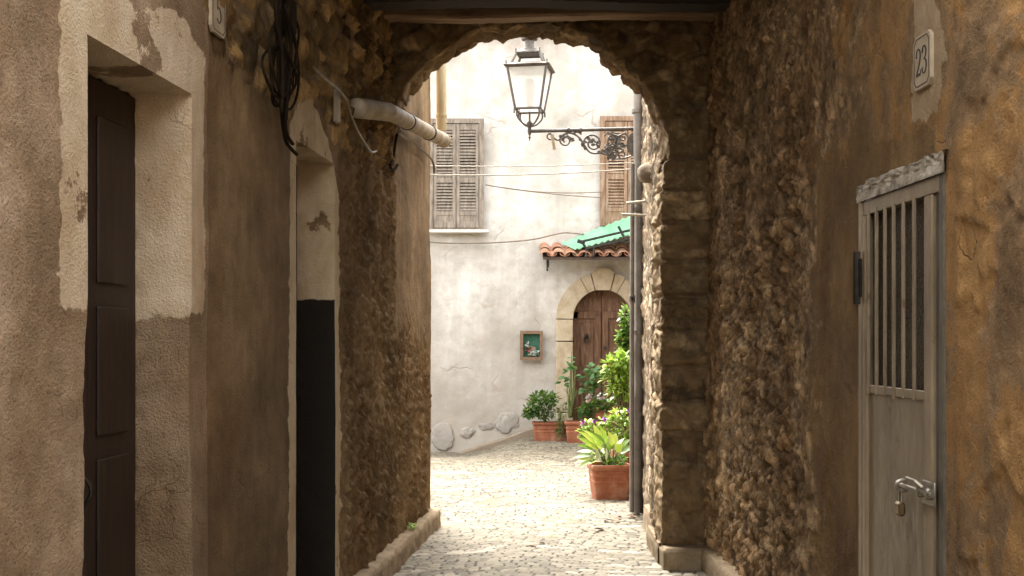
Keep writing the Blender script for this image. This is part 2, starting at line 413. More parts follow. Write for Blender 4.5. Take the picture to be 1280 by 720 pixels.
# end wall that turns away into the court
def lend(U, V):
    t = fbm(np.stack([U*5, V*5, U], 1), 3, 3)*.02
    x0 = -1.62+.09*10.26
    t0 = lw_pos(np.full_like(V, 10.26), V)
    x = t0[:, 0]-U
    return np.stack([x, 10.26+t*sst(0, .1, U)+(t0[:, 1]-10.26)*sst(.1, 0, U), V], 1)
sheet('end_wall', steps((0, .5, .05), (.5, 5, .5)), zsl, lend, M_LW, LH, None, lambda U, V: {'rub': U*0, 'paint': U*0-1, 'black': U*0-1})

def jamb(name, Dd, depth, mat, parent, paintf, blackf, seed, wallp, flipn=False):
    d0, d1, zt = Dd
    S1 = steps((0, zt, .025)); S2 = steps((zt, zt+(d1-d0), .025)); S3 = steps((zt+(d1-d0), 2*zt+(d1-d0), .025))
    ss = np.concatenate([S1[:-1], S2[:-1], S3]); ts = steps((0, depth, .02))
    W = d1-d0
    def dz(U):
        d = np.where(U < zt, d0, np.where(U < zt+W, d0+(U-zt), d1)); z = np.where(U < zt, U, np.where(U < zt+W, zt, 2*zt+W-U)); return d, z
    def fn(U, V):
        d, z = dz(U); p3 = np.stack([d*1.0, z, V], 1)
        base = wallp(d, z)
        inner = wallp(d, z, True)
        k = sst(0, .06, V)
        n = fbm(p3*5, 4, seed)*.02+fbm(p3*22, 3, seed+4)*(.010+.05*sst(depth-.10, depth-.02, V))
        n = n*sst(0, .04, V)
        side = np.where(U < zt, 1.0, np.where(U < zt+W, 0.0, -1.0)); up = np.where((U >= zt) & (U < zt+W), -1.0, 0.0)
        pos = base*(1-k)[:, None]+inner*k[:, None]
        pos[:, 0] -= V*(nLx if not flipn else -1.0); pos[:, 1] -= V*(nLy if not flipn else -.0267)
        pos[:, 1] += n*side; pos[:, 2] += n*up
        return pos
    def at(U, V):
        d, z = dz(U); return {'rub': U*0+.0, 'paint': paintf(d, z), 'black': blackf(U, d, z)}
    return sheet(name, ss, ts, fn, mat, parent, None, at, flip=not flipn)
def lwp(d, z, flat=False):
    if flat:
        q = lw_pos(d, z); q[:, 0] = -1.62+.09*q[:, 1]; return q
    return lw_pos(d, z)
# ---- first doorway: limewashed reveal above, bare render below
s1 = jamb('door_reveal', D1, .26, M_NEAR, LH, lambda d, z: z-1.68, lambda U, d, z: U*0-1, 5, lwp)
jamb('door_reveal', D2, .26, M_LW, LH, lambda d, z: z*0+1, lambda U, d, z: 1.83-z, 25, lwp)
M_DOOR1 = mat_var('dark_old_wood', (.020, .012, .008), (.045, .026, .016), None, 5, .6, .4, 30, .004, stretch=(6, 6, .7), spec=.4)
M_IRON = mat_var('dark_iron', (.03, .027, .024), (.07, .06, .05), None, 20, .5, .3, 60, .002, metal=.7)
M_STEEL = mat_var('worn_steel', (.30, .27, .22), (.48, .44, .37), None, 14, .38, .2, 60, .002, metal=.85)
def left_door(Dd, t0):
    d0, d1, zt = Dd; rot = Quaternion((0, 0, 1), math.atan2(1, .09)).to_matrix()
    def bx(g, da, db, za, zb, ta, tb, bev=.006):
        c = LWp((da+db)/2, (za+zb)/2, (ta+tb)/2); g.box(c, ((db-da)/.996, tb-ta, zb-za), rot, bev)
    g = G(); bx(g, d0-.1, d1+.1, -.02, zt+.1, t0-.05, t0); door = g.build('door', M_DOOR1, LH)
    g = G(); mid = (d0+d1)/2
    n = 0
    for k, (da, db) in enumerate(((d0+.0, mid-.004), (mid+.004, d1-.0))):
        g = G(); bx(g, da, db, .01, zt-.01, t0-.002, t0+.022)
        for za, zb in ((.12, .62), (.70, 1.18), (1.26, 1.72), (1.80, zt-.14)):
            bx(g, da+.09, db-.09, za, zb, t0+.02, t0+.034, .012)
        lf = g.build('door_leaf', M_DOOR1, door)
    g = G(); a = LWp(mid-.07, 1.02, t0+.03)
    pts = [a+Vector((.05*math.sin(x*math.pi)*nLx, 0, .14*x)) for x in np.linspace(0, 1, 9)]
    g.tube(pts, .008, 8); g.build('handle', M_IRON, door)
left_door(D1, -.24); left_door(D2, -.24)
# ---- stone kerb along the foot of the wall
def kerb(name, pts_in, w_dir, width, z0f, z1f, parent, seed, n=60, mat=None):
    """pts_in: two ends on the wall; box-section strip grown towards w_dir with worn edges"""
    a, b = Vector(pts_in[0]), Vector(pts_in[1]); w = Vector(w_dir)
    def fn(U, V):
        base = np.outer(1-U, np.array(a))+np.outer(U, np.array(b))
        z0 = z0f(U); z1 = z1f(U)
        # V 0..1 rises the face, 1..2 crosses the top
        up = np.clip(V, 0, 1); ac = np.clip(V-1, 0, 1)
        rd = np.exp(-((V-1)/.07)**2)*.009
        q = np.stack([base[:, 0]*3, base[:, 1]*3, V], 1)
        ns = fbm(q*4, 4, seed)*.026
        out = width*(1-ac*1.3)+ns*(1-ac*.5)-rd
        p = base.copy(); p[:, 0] += w.x*out; p[:, 1] += w.y*out
        p[:, 2] = z0+(z1-z0)*up-rd+ac*.012+fbm(q*4, 3, seed+3)*.014*up
        return p
    return sheet(name, np.linspace(0, 1, n), np.concatenate([np.linspace(0, 1, 9)[:-1], np.linspace(1, 2, 9)]), fn, mat or M_KERB, parent)
kerb('kerb', (LWp(6.95, 0), LWp(10.27, 0)), (nLx, nLy, 0), .085, lambda U: U*0-.05, lambda U: U*0+.157, LH, 4, 150)
g = G(); e0 = LWp(10.27, 0); g.extr([e0+Vector((-.3, .0, -.05)), e0+Vector((.083, -.004, -.05)), e0+Vector((.068, -.004, .145)), e0+Vector((-.3, 0, .16))], (0, .03, 0)); g.build('kerb', M_KERB, LH)
# ---- body and roof of the house behind its wall
M_ROOF = mat_var('old_roof_tile', (.22, .10, .06), (.36, .18, .10), None, 8, .85, .5, 30, .02)
g = G()
g.extr([(-9, -4, 0), (-2.36, -4, 0), (-1.09, 10.1, 0), (-9, 10.1, 0)], (0, 0, 4.14)); g.build('house_body', M_LW, LH)
g = G(); g.extr([(-9.2, -4, 4.16), (-1.85, -4, 4.16), (-.55, 10.45, 4.16), (-9.2, 10.45, 4.16)], (0, 0, .12)); g.build('roof', M_ROOF, LH)

# ================================================================ right house
RH = thing('stone_house', 'rough rubble stone and ochre plaster house along the right side of the passage', 'house', (1.9, 5, 0))
nRx, nRy = -1.0, -.0267
def RWp(d, z, t=0.0): return Vector((1.60-.0267*d+t*nRx, d+t*nRy, z))
RD = (4.126, 5.04, 2.235)
RWC = {}
def rw_pos(U, V):
    p3 = np.stack([U, V, U*0+8.3], 1)
    rub = np.maximum(sst(5.35, 6.3, U+fbm(p3*2, 3, 3)*.6), .5*sst(2.25, 2.6, V+fbm(p3*3, 3, 8)*.4)*sst(4.9, 5.4, U))
    flake = sst(4.12, 4.0, U)
    wv = fbm(p3*5, 3, 9)[:, None]*np.array([.9, .8, 0])
    wv2 = np.stack([fbm(p3*11, 4, q) for q in (61, 62, 63)], 1)
    f1, f2, c = voro(np.stack([U/.16, V/.09, U*0], 1)+wv*.9+wv2*1.1, 13)
    g1, g2, c2 = voro(np.stack([U/.062, V/.048, U*0], 1)+wv*1.6+wv2*2.2, 23)
    st = (sst(.0, .35, f2-f1)*.5+c*.8-.6)*.030+(sst(0, .3, g2-g1)*.5+c2*.8-.55)*.018-np.maximum(0, np.abs(fbm(p3*7, 4, 99))-.06)*.10
    t = fbm(p3*1.1, 3, 66)*.05+rub*(.35+.65*sst(-.12, .10, fbm(p3*2.3, 3, 71)))*(st+fbm(p3*16, 5, 45, .7)*.046)+fbm(p3*42, 3, 55)*(.006+.032*rub)
    fl = sst(-.02, .02, fbm(p3*2.6, 4, 91)+.02)
    t = t+(.013*fl+fbm(p3*9, 4, 92)*.018)*flake+(.008*fl)*sst(4.9, 5.2, U)*(1-rub)
    # flat bed for the number plate and for the door frame
    RWC['cell'] = c*.6+c2*.4; RWC['mort'] = np.maximum(sst(.10, .02, f2-f1), .6*sst(.08, .0, g2-g1))
    near_door = np.maximum(np.abs(U-4.583)-.48, V-2.26)
    sign = np.maximum(np.abs(U-4.31)-.13, np.abs(V-2.6)-.16)
    t = t*(.25+.75*sst(0, .12, np.minimum(near_door, sign)))
    return np.stack([1.60-.0267*U+t*nRx, U+t*nRy, V], 1)
def rw_attr(U, V):
    p3 = np.stack([U, V, U*0], 1)
    rub = np.maximum(sst(5.2, 6.4, U)*1.2, .75*sst(2.2, 2.7, V)*sst(4.6, 5.2, U))
    rr = np.minimum(.14-np.abs(U-4.33-.22*fbm(p3*4, 3, 4)), .35-np.abs(V-2.75+.1*fbm(p3*4, 3, 14)))
    return {'rub': rub, 'paint': rr, 'black': U*0-1, **RWC, 'fl': np.maximum(sst(4.5, 3.9, U), .55*sst(2.1, 2.5, V)*sst(5.9, 5.2, U))}
def hole_r(u, v): return (u > RD[0]) & (u < RD[1]) & (v < RD[2])
zsr = with_edges(steps((-.05, .2, .03), (.2, 3.8, .0125), (3.8, 4.15, .03)), RD[2])
sheet('wall', with_edges(steps((-4, 2.8, .6), (2.8, 3.3, .08), (3.3, 5.4, .0165), (5.4, 8.62, .0092)), 4.126, 5.04), zsr, rw_pos, M_RW, RH, hole_r, rw_attr)
kerb('kerb', (RWp(4.9, 0), RWp(8.5, 0)), (nRx, nRy, 0), .075, lambda U: U*0-.05, lambda U: U*0+.157, RH, 14, 150)
# outer wall beyond the arch: lit rubble, then the stretch the drainpipes run down
def ro_line(U):
    return np.where(U < 9.36, 1.078+(U-8.9)*.0, np.where(U < 9.5, 1.078+(U-9.36)*.55, np.where(U < 11.3, 1.141+(U-9.5)*.04, 1.213+(U-11.3)*.24)))
ROC = {}
def ro_pos(U, V):
    p3 = np.stack([U, V, U*0+4.3], 1)
    f1, f2, c = voro(np.stack([U/.17, V/.13, U*0], 1)+fbm(p3*6, 3, 9)[:, None]*.9, 43)
    ROC['cell'] = c; ROC['mort'] = sst(.12, .03, f2-f1)
    t = (sst(0, .3, f2-f1)*.3+c*.5-.4)*.03+fbm(p3*12, 5, 4, .62)*.05+fbm(p3*38, 3, 5)*.04+fbm(p3*1.5, 2, 7)*.03
    return np.stack([ro_line(U)-t, U, V], 1)
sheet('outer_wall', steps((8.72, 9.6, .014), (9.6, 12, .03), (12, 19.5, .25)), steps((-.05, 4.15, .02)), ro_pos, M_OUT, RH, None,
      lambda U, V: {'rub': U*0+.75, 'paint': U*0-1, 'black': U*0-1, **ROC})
kerb('kerb', ((1.06, 8.5, 0), (1.075, 9.34, 0)), (-1, 0, 0), .03, lambda U: U*0-.05, lambda U: U*0+.157, RH, 24, 60)
kerb('kerb', ((1.15, 9.5, 0), (1.17, 10.25, 0)), (-1, 0, 0), .05, lambda U: U*0-.05, lambda U: U*0+.19, RH, 34, 60)
# corbel stone sticking out by the drainpipe
def rock(c, r, seed, sc=(1, 1, 1), n=3, amp=.35):
    bm = bmesh.new(); bmesh.ops.create_icosphere(bm, subdivisions=n, radius=1)
    p = np.array([v.co for v in bm.verts])
    d = 1+amp*fbm(p*1.4+seed, 3, seed)*2+.12*fbm(p*6, 3, seed+1)
    q = p*d[:, None]*np.array(sc)*r+np.array(c)
    g = G(); bm.verts.index_update(); g.add([tuple(x) for x in q], [[v.index for v in f.verts] for f in bm.faces]); bm.free(); return g
rock(P(800, 218, 9.55)+Vector((.05, 0, 0)), .075, 3, (1.0, 1.3, 1.05)).build('corbel_stone', mat_var('corbel', (.22, .17, .12), (.38, .30, .22), None, 9, .9, .6, 40, .01), RH, True)
g = G(); g.extr([(1.75, -4, 0), (9, -4, 0), (9, 19.4, 0), (3.7, 19.4, 0), (1.9, 11.4, 0), (1.7, 9.4, 0), (1.75, 8.4, 0)], (0, 0, 4.14)); g.build('house_body', M_RW, RH)
g = G(); g.extr([(1.5, -4, 4.16), (9.2, -4, 4.16), (9.2, 8.4, 4.16), (1.4, 8.4, 4.16)], (0, 0, .12)); g.build('roof', M_ROOF, RH)

# ================================================================ arch and passage roof
AH = thing('passage_arch', 'dark irregular stone arch with timber beams closing the covered passage', 'archway', (.1, 8.7, 0))
DF, DR = 8.46, 8.90
prof_px = [(486, 205), (492, 182), (498, 160), (504, 141), (513, 121), (523, 110), (532, 101), (541, 93), (549, 87), (558, 80), (572, 71), (588, 60), (603, 54), (617, 50), (629, 56), (641, 51),
           (653, 49), (662, 51), (673, 50), (684, 48), (693, 53), (709, 54), (716, 58), (731, 60), (744, 69), (753, 78), (762, 86), (764, 92), (773, 94), (780, 104), (790, 109), (797, 120), (803, 128),
           (809, 139), (816, 152), (822, 166), (826, 182), (828, 205)]
ARC = {}
def arch():
    pr = [P(x, y, DR) for x, y in prof_px]; pr = [(p.x, p.z) for p in pr]
    pr[0] = (-.86, 2.87); pr[1] = (-.855, 3.0)
    xr = pr[-1][0]
    for z in np.linspace(pr[-1][1]-.1, -.05, 40): pr.append((xr+(1.058-xr)*min(1, (pr[36][1]-z)/.6), z))
    a = np.array(pr); seg = np.sqrt((np.diff(a, axis=0)**2).sum(1)); s = np.concatenate([[0], np.cumsum(seg)])
    n = int(s[-1]/.012); t = np.linspace(0, s[-1], n); x = np.interp(t, s, a[:, 0]); z = np.interp(t, s, a[:, 1])
    nar = s[len(prof_px)-1]
    # outer boundary the front face runs to: left wall, top, right wall
    ta = t/nar
    ang = np.clip(ta, 0, 1)
    ox = np.interp(ang, [0, .18, .22, .78, .82, 1, 1.01], [-1.1, -1.1, -1.1, 1.5, 1.5, 1.5, 1.5])
    oz = np.interp(ang, [0, .18, .22, .78, .82, 1], [2.9, 4.0, 4.15, 4.15, 3.9, 3.2]); oz = np.where(t > nar, z, oz)
    ox = np.where(t > nar, 1.5, ox)
    rows = np.concatenate([np.linspace(0, 1, 42)[:-1], np.linspace(1, 2, 34), np.linspace(2, 3, 12)[1:]])
    def fn(U, V):
        X = np.interp(U, t, x); Z = np.interp(U, t, z); OX = np.interp(U, t, ox); OZ = np.interp(U, t, oz)
        k = np.clip(1-V, 0, 1); k2 = np.clip(V-2, 0, 1); kk = np.maximum(k, k2)
        px_ = X+(OX-X)*kk; pz = Z+(OZ-Z)*kk; py = DF+(DR-DF)*np.clip(V-1, 0, 1)
        p3 = np.stack([px_, py, pz], 1)
        # courses of squarer stones down the pier, rubble in the spandrels
        wv = np.stack([fbm(p3*4, 3, q) for q in (1, 2, 3)], 1)
        pier = sst(3.1, 2.9, pz)*sst(.5, .8, px_)
        f1, f2, c = voro(p3/np.array([.22, .3, .15])+wv*.9, 5)
        st = sst(0, .3, f2-f1)*.55+c*.45-.5
        hz = pz/.24+fbm(p3*1.7, 2, 71)*.6; fr = hz-np.floor(hz); cz = _h(np.floor(hz).astype(np.int64), np.zeros(len(hz), np.int64), np.zeros(len(hz), np.int64), 8)
        co = sst(0, .10, np.minimum(fr, 1-fr))*.8+cz*.7-.65; ARC['cell'] = c*(1-pier)+pier*(.6*cz+.4*c); ARC['mort'] = np.maximum((1-pier)*sst(.12, .03, f2-f1), pier*sst(.10, .03, np.minimum(fr, 1-fr)))
        amp = st*.075*(1-pier)+co*.06*pier*sst(.7, 1.1, pz)+st*.05*pier+fbm(p3*5, 6, 33, .72)*.12+fbm(p3*40, 3, 34)*.028
        fy = np.where(V <= 1, 1.0, 0.0)*1.0; fy = sst(1.3, .85, V)
        by = sst(1.7, 2.1, V)
        # inward direction of the opening
        dx = -(OX-X); dz = -(OZ-Z); L = np.sqrt(dx*dx+dz*dz)+1e-6
        inn = np.clip(1-np.abs(V-1.5)*.9, 0, 1)
        px_ = px_+dx/L*amp*inn*.8; pz = pz+dz/L*amp*inn*.8
        py = py-amp*fy+amp*by
        return np.stack([px_, py, pz], 1)
    def at(U, V):
        return {'rub': U*0+.5, 'paint': np.where(U > nar*.93, (V-1.02)*.3, -1.0), 'black': U*0-1, **ARC}  # paler jamb and soffit: light from the court put into the stone colour
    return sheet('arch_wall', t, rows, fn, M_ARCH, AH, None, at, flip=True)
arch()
M_BEAM = mat_var('beam_wood', (.15, .088, .048), (.28, .18, .105), (.38, .26, .165), 4, .75, .6, 22, .012, stretch=(.5, 5, 5))
M_BEAM2 = mat_var('shade_black_beam_wood', (.018, .012, .008), (.04, .026, .016), None, 4, .8, .5, 22, .012, stretch=(.5, 5, 5))  # near-black wood colour stands in for the deep shade under the ceiling
def beam(x0, x1, y, z0, h, dp, mat, seed):
    ny = 60
    per = [(-.5, 0), (.5, 0), (.5, 1), (-.5, 1)]
    g = G(); secs = []
    r = random.Random(seed)
    for i in range(ny+1):
        f = i/ny; x = x0+(x1-x0)*f
        wz = .012*math.sin(f*7+seed)+.004*r.uniform(-1, 1); wy = .01*math.sin(f*5+seed*2)+.003*r.uniform(-1, 1); b = .014
        cs = [(-.5*dp+b, 0), (.5*dp-b, 0), (.5*dp, b), (.5*dp, h-b), (.5*dp-b, h), (-.5*dp+b, h), (-.5*dp, h-b), (-.5*dp, b)]
        secs += [(x, y+wy+c[0], z0+wz+c[1]) for c in cs]
    fs = [(i*8+k, i*8+(k+1) % 8, i*8+8+(k+1) % 8, i*8+8+k) for i in range(ny) for k in range(8)]
    fs += [tuple(range(8)), tuple(ny*8+k for k in range(8))[::-1]]
    g.add(secs, fs); return g.build('beam', mat, AH, angle=40)
beam(-1.0, 1.5, 8.25, EYE+397*8.33/F, .10, .16, M_BEAM, 3)
beam(-1.05, 1.5, 7.7, EYE+412*7.81/F, .20, .22, M_BEAM2, 5)
for y in (6.2, 4.7): beam(-1.3, 1.55, y, 3.9, .2, .2, M_BEAM2, int(y*3))
g = G()
nb = 28; Y0, Y1 = 4.0, 9.1
for i in range(nb):
    a = Y0+(Y1-Y0)*i/nb; b = Y0+(Y1-Y0)*(i+1)/nb-.006
    if a > 8.3: continue
    g.box((.1, (a+b)/2, 4.125), (3.2, b-a, .03), None, .004)
g.box((.1, (Y0+8.3)/2, 4.165), (3.2, 8.3-Y0, .04))
g.build('ceiling', M_BEAM2, AH)
g = G(); g.box((.1, (Y0+8.85)/2, 4.24), (3.3, 8.85-Y0, .08)); g.build('roof', M_ROOF, AH)
# pier kerb (front piece and the piece round the jamb)
def block(name, poly, z0, z1, parent, mat=M_KERB, bev=.015):
    bm = bmesh.new(); vs = [bm.verts.new((x, y, z0)) for x, y in poly]; f = bm.faces.new(vs)
    r = bmesh.ops.extrude_face_region(bm, geom=[f]); up = [v for v in r['geom'] if isinstance(v, bmesh.types.BMVert)]
    for v in up: v.co.z = z1
    bmesh.ops.recalc_face_normals(bm, faces=bm.faces)
    bmesh.ops.bevel(bm, geom=[e for e in bm.edges], offset=bev, segments=2, affect='EDGES')
    bmesh.ops.subdivide_edges(bm, edges=[e for e in bm.edges if e.calc_length() > .06], cuts=6, use_grid_fill=True)
    p = np.array([v.co for v in bm.verts]); k = fbm(p*6, 4, 12)*.02; k2 = fbm(p*6+9, 4, 13)*.02
    for v, a, b in zip(bm.verts, k, k2): v.co += Vector((a, b, (a+b)*.5))
    g = G(); bm.verts.index_update(); g.add([v.co for v in bm.verts], [[v.index for v in f.verts] for f in bm.faces]); bm.free()
    return g.build(name, mat, parent, True)
block('pier_kerb', [(1.046, 8.27), (1.335, 8.27), (1.36, 8.6), (1.046, 8.6)], -.05, .157, AH)

# ================================================================ court facade
FH = thing('courtyard_house', 'pale weathered plaster house with arched door closing the courtyard', 'house', (0, 19.7, 0))
FD = 19.7
def fac(U, V):
    p3 = np.stack([U, U*0, V], 1)
    t = fbm(p3*.8, 4, 3)*.07+fbm(p3*5, 4, 4)*.02
    return np.stack([U, FD+.03-t, V], 1)
DRX, DZS, DR_ = P(753, 0, FD).x, P(0, 399, FD).z, 37/F*FD     # door centre, spring height, radius
def fhole(u, v):
    dx = np.abs(u-DRX); inr = (dx < DR_+.04) & (v < DZS+.02)
    return inr | ((dx**2+(v-DZS)**2 < (DR_+.04)**2) & (v > DZS))
sheet('wall', steps((-12, -1.9, .5), (-1.9, 3.0, .03), (3, 12, .5)), steps((-.35, 5.4, .03), (5.4, 6.75, .15)), fac, M_FAC, FH, fhole, None)
g = G(); g.box((0, FD+3.3, 3.2), (24, 6, 7.0)); g.build('house_body', M_FAC, FH)
g = G(); g.box((0, FD+2.9, 6.82), (24.6, 6.4, .14)); g.build('roof', M_ROOF, FH)
# sloping plinth that grows out of the left corner
def plinth():
    a = [P(573, 566, FD), P(600, 557, FD), P(630, 547.5, FD), P(660, 536, FD), P(694, 527, FD)]; g = G()
    n = len(a); vs = []
    for p in a: vs += [(p.x, FD+.1, p.z+.012), (p.x, FD-.08, p.z), (p.x, FD-.1, p.z-.02), (p.x, FD-.1, -.5), (p.x, FD+.1, -.5)]
    fs = [(i*5+k, i*5+(k+1) % 5, i*5+5+(k+1) % 5, i*5+5+k) for i in range(n-1) for k in range(5)]+[tuple(range(5)), tuple((n-1)*5+k for k in range(5))[::-1]]
    g.add(vs, fs); return g.build('plinth', mat_var('plinth_cement', (.22, .17, .12), (.31, .25, .185), None, 3, .9, .5, 30, .02), FH)
plinth()
M_BOUL = mat_var('grey_boulder', (.31, .285, .25), (.43, .40, .355), None, 2.6, .85, .5, 26, .02)
for (bx, by, r, sc, sd) in ((552, 548, .17, (1.05, .12, 1.15), 3), (584, 541, .10, (1.1, .2, .8), 9), (634, 528, .17, (1.05, .12, 1.0), 14), (607, 533, .08, (1.4, .2, .7), 19)):
    c = P(bx, by, FD); rock((c.x, FD+.015, c.z), r*1.05, sd, sc, 4, .5).build('boulder', M_BOUL, FH, True)
# ================================================================ details of the court facade
M_SHUT = mat_var('weathered_grey_shutter', (.13, .105, .083), (.235, .195, .155), (.32, .275, .225), 9, .85, .4, 40, .004, stretch=(3, 3, .6))
M_SHUT2 = mat_var('brown_peeling_shutter', (.17, .095, .05), (.27, .175, .11), (.36, .28, .21), 8, .8, .4, 40, .004, stretch=(3, 3, .6))
M_SILL = mat_var('pale_sill_stone', (.55, .51, .45), (.68, .64, .57), None, 7, .85, .3, 40, .004)
M_DARK = mat_var('dark_room', (.012, .010, .008), (.02, .016, .012), None, 7, .9, 0, 40, .004)
def shutter_window(x0, x1, z0, z1, mat, tilt, seed):
    y = FD-.05; fr = .075
    g = G(); g.ring([(x0+fr, y, z0+.02), (x1-fr, y, z0+.02), (x1-fr, y, z1-fr), (x0+fr, y, z1-fr)],
                    [(x0, y, z0), (x1, y, z0), (x1, y, z1), (x0, y, z1)], (0, -.085, 0))
    win = g.build('window', mat, FH)
    g = G(); g.box(((x0+x1)/2, y-.02, (z0+z1)/2), (x1-x0-.05, .01, z1-z0-.05)); g.build('backing', M_DARK, win)
    if mat is M_SHUT:
        g = G(); g.box(((x0+x1)/2+.02, y-.075, z0-.03), (x1-x0+.12, .17, .05), None, .008); g.build('sill', M_SILL, win)
    mid = (x0+x1)/2; r = random.Random(seed)
    for a, b in ((x0+fr+.005, mid-.004), (mid+.004, x1-fr-.005)):
        g = G(); yy = y-.05; st = .055; za, zb = z0+.03, z1-fr-.008; zm = za+(zb-za)*.46; zp = za+(zb-za)*.14
        g.box((a+st/2, yy, (za+zb)/2), (st, .04, zb-za), None, .005); g.box((b-st/2, yy, (za+zb)/2), (st, .04, zb-za), None, .005)
        for zc, h in ((za+.05, .1), (zb-.05, .1), (zm, .09), (zp, .07)): g.box(((a+b)/2, yy, zc), (b-a-2*st+.004, .036, h), None, .004)
        g.box(((a+b)/2, yy, (za+zp)/2), (b-a-2*st, .02, zp-za))
        rot = Matrix.Rotation(math.radians(tilt), 3, 'X')
        for lo, hi in ((zp+.04, zm-.05), (zm+.05, zb-.1)):
            n = int((hi-lo)/.048)
            for i in range(n):
                g.box(((a+b)/2, yy+r.uniform(-.003, .003), lo+(hi-lo)*(i+.5)/n), (b-a-2*st+.006, .046, .009), Matrix.Rotation(math.radians(tilt+r.uniform(-7, 7)), 3, 'X'))
        g.build('shutter', mat, win)
    return win
def PX(x): return (x-CX)/F*FD
def PZ(y): return EYE-(y-CY)/F*FD
shutter_window(PX(536), PX(605), PZ(288), PZ(150), M_SHUT, 56, 3)
shutter_window(PX(749.5), PX(818), PZ(283), PZ(147), M_SHUT2, 56, 5)

# arched door
M_DOORW = mat_var('walnut_door_wood', (.085, .038, .02), (.165, .082, .043), (.27, .165, .10), 5, .6, .35, 30, .004, stretch=(5, 5, .8), spec=.4)
M_SURR = mat_var('yellowed_travertine', (.38, .29, .18), (.52, .43, .30), (.60, .52, .40), 4.5, .85, .5, 30, .012)
DZ0 = 0.0
def arc(r, n, a0=0, a1=math.pi, y=0): return [(DRX-r*math.cos(a0+(a1-a0)*i/n), y, DZS+r*math.sin(a0+(a1-a0)*i/n)) for i in range(n+1)]
g = G(); pl = arc(DR_+.06, 28, y=FD+.26); g.extr([(DRX-DR_-.06, FD+.26, -.1)]+pl+[(DRX+DR_+.06, FD+.26, -.1)], (0, .05, 0)); DOOR = g.build('door', M_DOORW, FH)
g = G(); R_ = DR_+.045
rin, rout = arc(DR_+.0, 28, y=FD-.03), arc(R_, 28, y=FD-.03)
vs = [(DRX-DR_, FD-.03, -.1)]+rin+[(DRX+DR_, FD-.03, -.1)]
n = len(vs); g.add(vs+[(x, FD+.28, z) for x, y, z in vs], [(i, i+1, n+i+1, n+i) for i in range(n-1)]); g.build('door_reveal', M_SURR, FH)
def leafpoly(s, inset, ztop_in=0):
    """outline of one half of the arched door, inset"""
    r = DR_-inset; xin = inset if inset else .004; a_end = math.acos(min(1, xin/r)); pts = []
    for i in range(13):
        a = a_end*i/12; pts.append((DRX+s*r*math.cos(a), DZS+r*math.sin(a)))
    return pts, xin, r
for s in (-1, 1):
    g = G(); pts, xin, r = leafpoly(s, 0.004)
    poly = [(DRX+s*.004, .03)]+[(DRX+s*r, .03)]+pts
    g.extr([(x, FD+.2, z) for x, z in poly], (0, .06, 0))
    # raised stiles, rails and fielded panels
    y = FD+.195
    zr = DZS+.07
    for zc, h in ((.14, .2), (.90, .13), (zr, .12)): g.box((DRX+s*DR_*.5, y, zc), (DR_*.96, .04, h), None, .008)
    g.box((DRX+s*.06, y-.006, (.04+zr)/2), (.10, .045, zr-.04), None, .008)
    g.box((DRX+s*(DR_-.055), y-.006, (.04+DZS)/2), (.09, .045, DZS-.04), None, .008)
    r0, r1 = DR_-.01, DR_-.085
    A = [(DRX+s*r0*math.cos(a), y-.02, DZS+r0*math.sin(a)) for a in np.linspace(0, 1.54, 16)]
    B = [(DRX+s*r1*math.cos(a), y-.02, DZS+r1*math.sin(a)) for a in np.linspace(0, 1.50, 16)]
    g.extr(A+B[::-1], (0, .05, 0))
    for za, zb in ((.30, .78), (1.02, zr-.12)):
        g.box((DRX+s*DR_*.5, y+.008, (za+zb)/2), (DR_*.50, .03, zb-za), None, .018)
    q = [(DRX+s*(.13+.0), zr+.09)]+[(DRX+s*(DR_-.13)*math.cos(a), DZS+(DR_-.13)*math.sin(a)) for a in np.linspace(.42, 1.2, 9)]
    g.extr([(x, y-.004, z) for x, z in q], (0, .03, 0))
    lf = g.build('door_leaf', M_DOORW, DOOR)
    # knocker: rosette and hanging ring
    k = G(); c = Vector((DRX+s*DR_*.52, y-.03, PZ(420)))
    k.lathe([(0.001, 0), (.035, .0), (.03, .02), (.012, .028)], (0, 0, 0), 14)
    k.v = [(c.x+x*1.0, c.y-z, c.z+yy*1.35) for x, yy, z in k.v]
    k.tube([c+Vector((.038*math.sin(t), -.03, -.055-.055*math.cos(t))) for t in np.linspace(0, 2*math.pi, 20)[:-1]], .010, 7, closed=True)
    k.build('door_knocker', M_IRON, DOOR)
k = G(); c = Vector((DRX+.05, FD+.17, PZ(435))); k.tube([c, c+Vector((0, -.03, 0)), c+Vector((0, -.05, 0))], [.012, .012, .03], 10); k.build('door_knob', M_IRON, DOOR)
# stone surround: jamb blocks, arch stones and a pointed keystone
def vous(a0, a1, r0, r1, yp, seed, bev=.012):
    bm = bmesh.new(); nn = 8
    A = [(DRX-r0*math.cos(a), DZS+r0*math.sin(a)) for a in np.linspace(a0, a1, nn)]; B = [(DRX-r1*math.cos(a), DZS+r1*math.sin(a)) for a in np.linspace(a0, a1, nn)]
    g = G(); g.extr([(x, yp, z) for x, z in A+B[::-1]], (0, FD+.05-yp, 0)); return g
r0, r1 = DR_+.0, DR_+.275
first = None
SUR = G()
th = [0.0, .62, 1.2, 1.33]
g = vous(.012, 1.06, r0, r1, FD-.075, 1); SURR = g.build('door_surround', M_SURR, FH)
g = vous(math.pi-1.06, math.pi-.012, r0, r1, FD-.075, 2); g.build('arch_stone', M_SURR, SURR)
g = vous(1.075, 1.30, r0, r1+.01, FD-.078, 2); g.build('arch_stone', M_SURR, SURR)
g = vous(math.pi-1.30, math.pi-1.075, r0, r1+.01, FD-.078, 2); g.build('arch_stone', M_SURR, SURR)
g = G(); hw = .12
